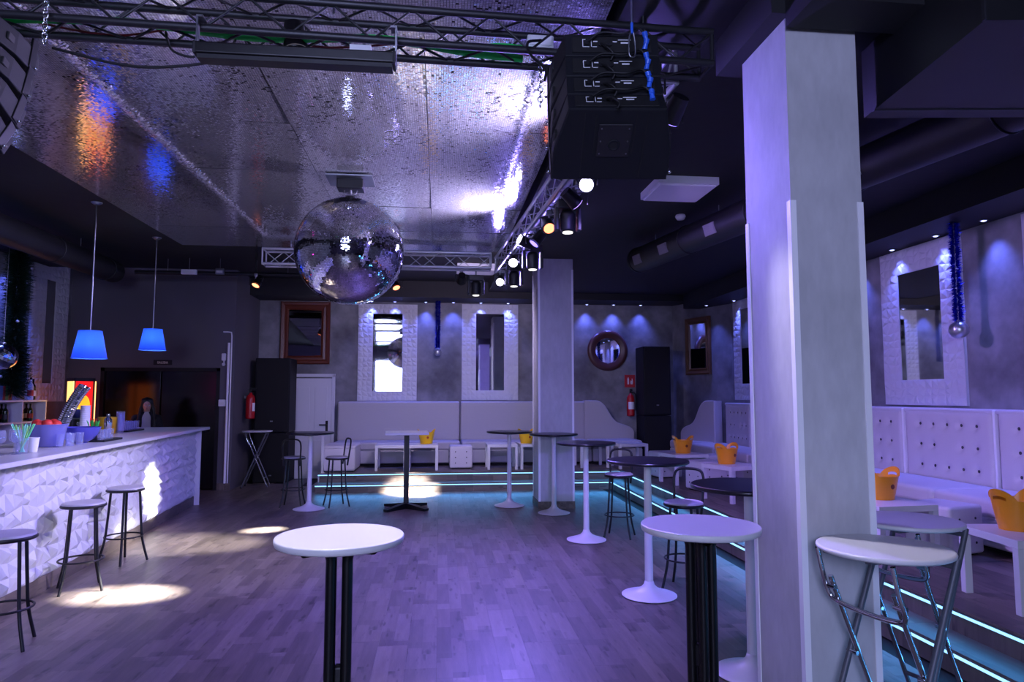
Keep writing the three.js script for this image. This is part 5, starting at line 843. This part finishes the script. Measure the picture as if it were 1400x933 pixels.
{
  const p = onZ(201, 556, -11.55), t = thing('person', 'person with long dark hair in a black jacket over a pale top behind the bar', 'person', V(p.x, 0, -11.55), 0.35);
  // 1.58 m tall, standing, arms lowered and hands at the hips; eyes at about 1.47
  const hand = (s) => { const b = [[s * 0.2, 0.84, 0.1, 0.026, s * 0.185, 0.77, 0.13, 0.03]]; for (let f = 0; f < 4; f++) { const z = 0.105 + f * 0.017, l = [0.055, 0.066, 0.062, 0.048][f]; b.push([s * 0.183, 0.765, z, 0.0088, s * 0.178, 0.765 - l * 0.55, z + 0.008, 0.0084], [s * 0.178, 0.765 - l * 0.55, z + 0.008, 0.0084, s * 0.165, 0.765 - l, z + 0.012, 0.0075]); } b.push([s * 0.19, 0.81, 0.145, 0.011, s * 0.17, 0.765, 0.172, 0.009]); return b; };
  const head = [[0, 1.49, -0.008, 0.082, 0, 1.49, -0.008, 0.082, [0.9, 1.08, 1.06]], [0, 1.42, 0.025, 0.052, 0, 1.405, 0.036, 0.036, [1, 1, 1]], [0, 1.475, 0.084, 0.009, 0, 1.447, 0.1, 0.012], [-0.078, 1.47, -0.01, 0.02, -0.078, 1.45, -0.01, 0.014, [0.5, 1, 1]], [0.078, 1.47, -0.01, 0.02, 0.078, 1.45, -0.01, 0.014, [0.5, 1, 1]], [-0.03, 1.49, 0.07, 0.012, 0.03, 1.49, 0.07, 0.012], [-0.015, 1.418, 0.075, 0.009, 0.015, 1.418, 0.075, 0.009]];
  const limbs = [[0, 1.4, -0.01, 0.045, 0, 1.3, -0.015, 0.05], [0, 1.25, -0.01, 0.1, 0, 1.1, 0, 0.1, [1.35, 1, 0.8]], [0, 1.1, 0, 0.1, 0, 0.88, 0, 0.115, [1.25, 1, 0.85]], ...[-1, 1].flatMap((s) => [[s * 0.16, 1.26, -0.01, 0.05, s * 0.215, 1.02, -0.03, 0.038], [s * 0.215, 1.02, -0.03, 0.036, s * 0.2, 0.84, 0.09, 0.025], [s * 0.08, 0.86, 0, 0.085, s * 0.085, 0.46, 0.01, 0.052], [s * 0.085, 0.46, 0.01, 0.052, s * 0.085, 0.08, -0.02, 0.034], [s * 0.085, 0.05, -0.03, 0.035, s * 0.09, 0.035, 0.13, 0.03]])];
  part('body', merge([sdfMesh(limbs, [-0.35, 0.0, -0.35], [0.35, 1.45, 0.35], 90, 0.03), sdfMesh(head, [-0.14, 1.36, -0.14], [0.14, 1.62, 0.14], 64, 0.016), sdfMesh(hand(1), [0.1, 0.66, 0.03], [0.27, 0.88, 0.25], 64, 0.008), sdfMesh(hand(-1), [-0.27, 0.66, 0.03], [-0.1, 0.88, 0.25], 64, 0.008)]), mat.skin, t);
  const jk = [[0, 1.27, -0.012, 0.108, 0, 1.1, 0, 0.108, [1.4, 1, 0.86]], [0, 1.1, 0, 0.108, 0, 0.84, 0, 0.128, [1.3, 1, 0.9]], ...[-1, 1].flatMap((s) => [[s * 0.16, 1.262, -0.01, 0.062, s * 0.217, 1.02, -0.03, 0.05], [s * 0.217, 1.02, -0.03, 0.05, s * 0.2, 0.865, 0.075, 0.038]])];
  part('jacket', sdfMesh([...jk, [0, 1.38, 0.105, 0.078, 0, 0.7, 0.13, 0.062, [1, 1, 1], true]], [-0.35, 0.66, -0.35], [0.35, 1.4, 0.35], 84, 0.03), mat.jacket, t, 'open black jacket');
  part('jumper', sdfMesh([[0, 1.335, -0.008, 0.055, 0, 1.32, -0.01, 0.06], [0, 1.25, -0.01, 0.104, 0, 1.1, 0, 0.104, [1.35, 1, 0.83]], [0, 1.1, 0, 0.104, 0, 0.88, 0, 0.118, [1.25, 1, 0.87]]], [-0.3, 0.72, -0.3], [0.3, 1.42, 0.3], 70, 0.03), mat.jumper, t, 'pale high necked top');
  part('trousers', sdfMesh([[0, 0.88, 0, 0.12, 0, 0.84, 0, 0.12, [1.25, 1, 0.9]], ...[-1, 1].flatMap((s) => [[s * 0.08, 0.86, 0, 0.092, s * 0.085, 0.46, 0.01, 0.06], [s * 0.085, 0.46, 0.01, 0.06, s * 0.085, 0.1, -0.02, 0.044]])], [-0.45, 0.04, -0.45], [0.45, 0.98, 0.45], 80, 0.02), mat.trousers, t);
  for (const s of [-1, 1]) part('shoe', sdfMesh([[s * 0.085, 0.05, -0.04, 0.044, s * 0.09, 0.04, 0.13, 0.038], [s * 0.087, 0.1, -0.03, 0.042, s * 0.087, 0.06, -0.03, 0.045]], [s * 0.09 - 0.13, -0.02, -0.12], [s * 0.09 + 0.13, 0.2, 0.2], 44, 0.02), mat.black, t);
  part('hair', sdfMesh([[0, 1.51, -0.022, 0.088, 0, 1.5, -0.03, 0.088, [0.98, 1.06, 1.05]], ...[-1, 1].flatMap((s) => [[s * 0.05, 1.55, 0.03, 0.035, s * 0.086, 1.42, 0.0, 0.024], [s * 0.088, 1.42, 0.0, 0.026, s * 0.115, 1.22, 0.05, 0.028], [s * 0.115, 1.22, 0.05, 0.028, s * 0.115, 1.1, 0.085, 0.016], [s * 0.05, 1.46, -0.08, 0.045, s * 0.07, 1.15, -0.1, 0.04]]), [0, 1.46, 0.11, 0.08, 0, 1.41, 0.12, 0.078, [0.85, 1.0, 1], true]], [-0.3, 1.04, -0.3], [0.3, 1.64, 0.3], 76, 0.025), mat.hair, t, 'long dark hair');
  for (const s of [-1, 1]) { const e = part('eye', new THREE.SphereGeometry(0.011, 12, 8).translate(s * 0.03, 1.473, 0.073), mat.foam, t); part('iris', new THREE.SphereGeometry(0.006, 10, 6).translate(s * 0.03, 1.473, 0.0795), mat.hair, e); part('eyebrow', bar(V(s * 0.018, 1.492, 0.084), V(s * 0.046, 1.493, 0.074), 0.0035, 6), mat.hair, t); }
  part('lips', bar(V(-0.018, 1.418, 0.084), V(0.018, 1.418, 0.084), 0.005, 8), M(0x9a3a3a, 0.5), t);
}
renderer.render(scene, camera);
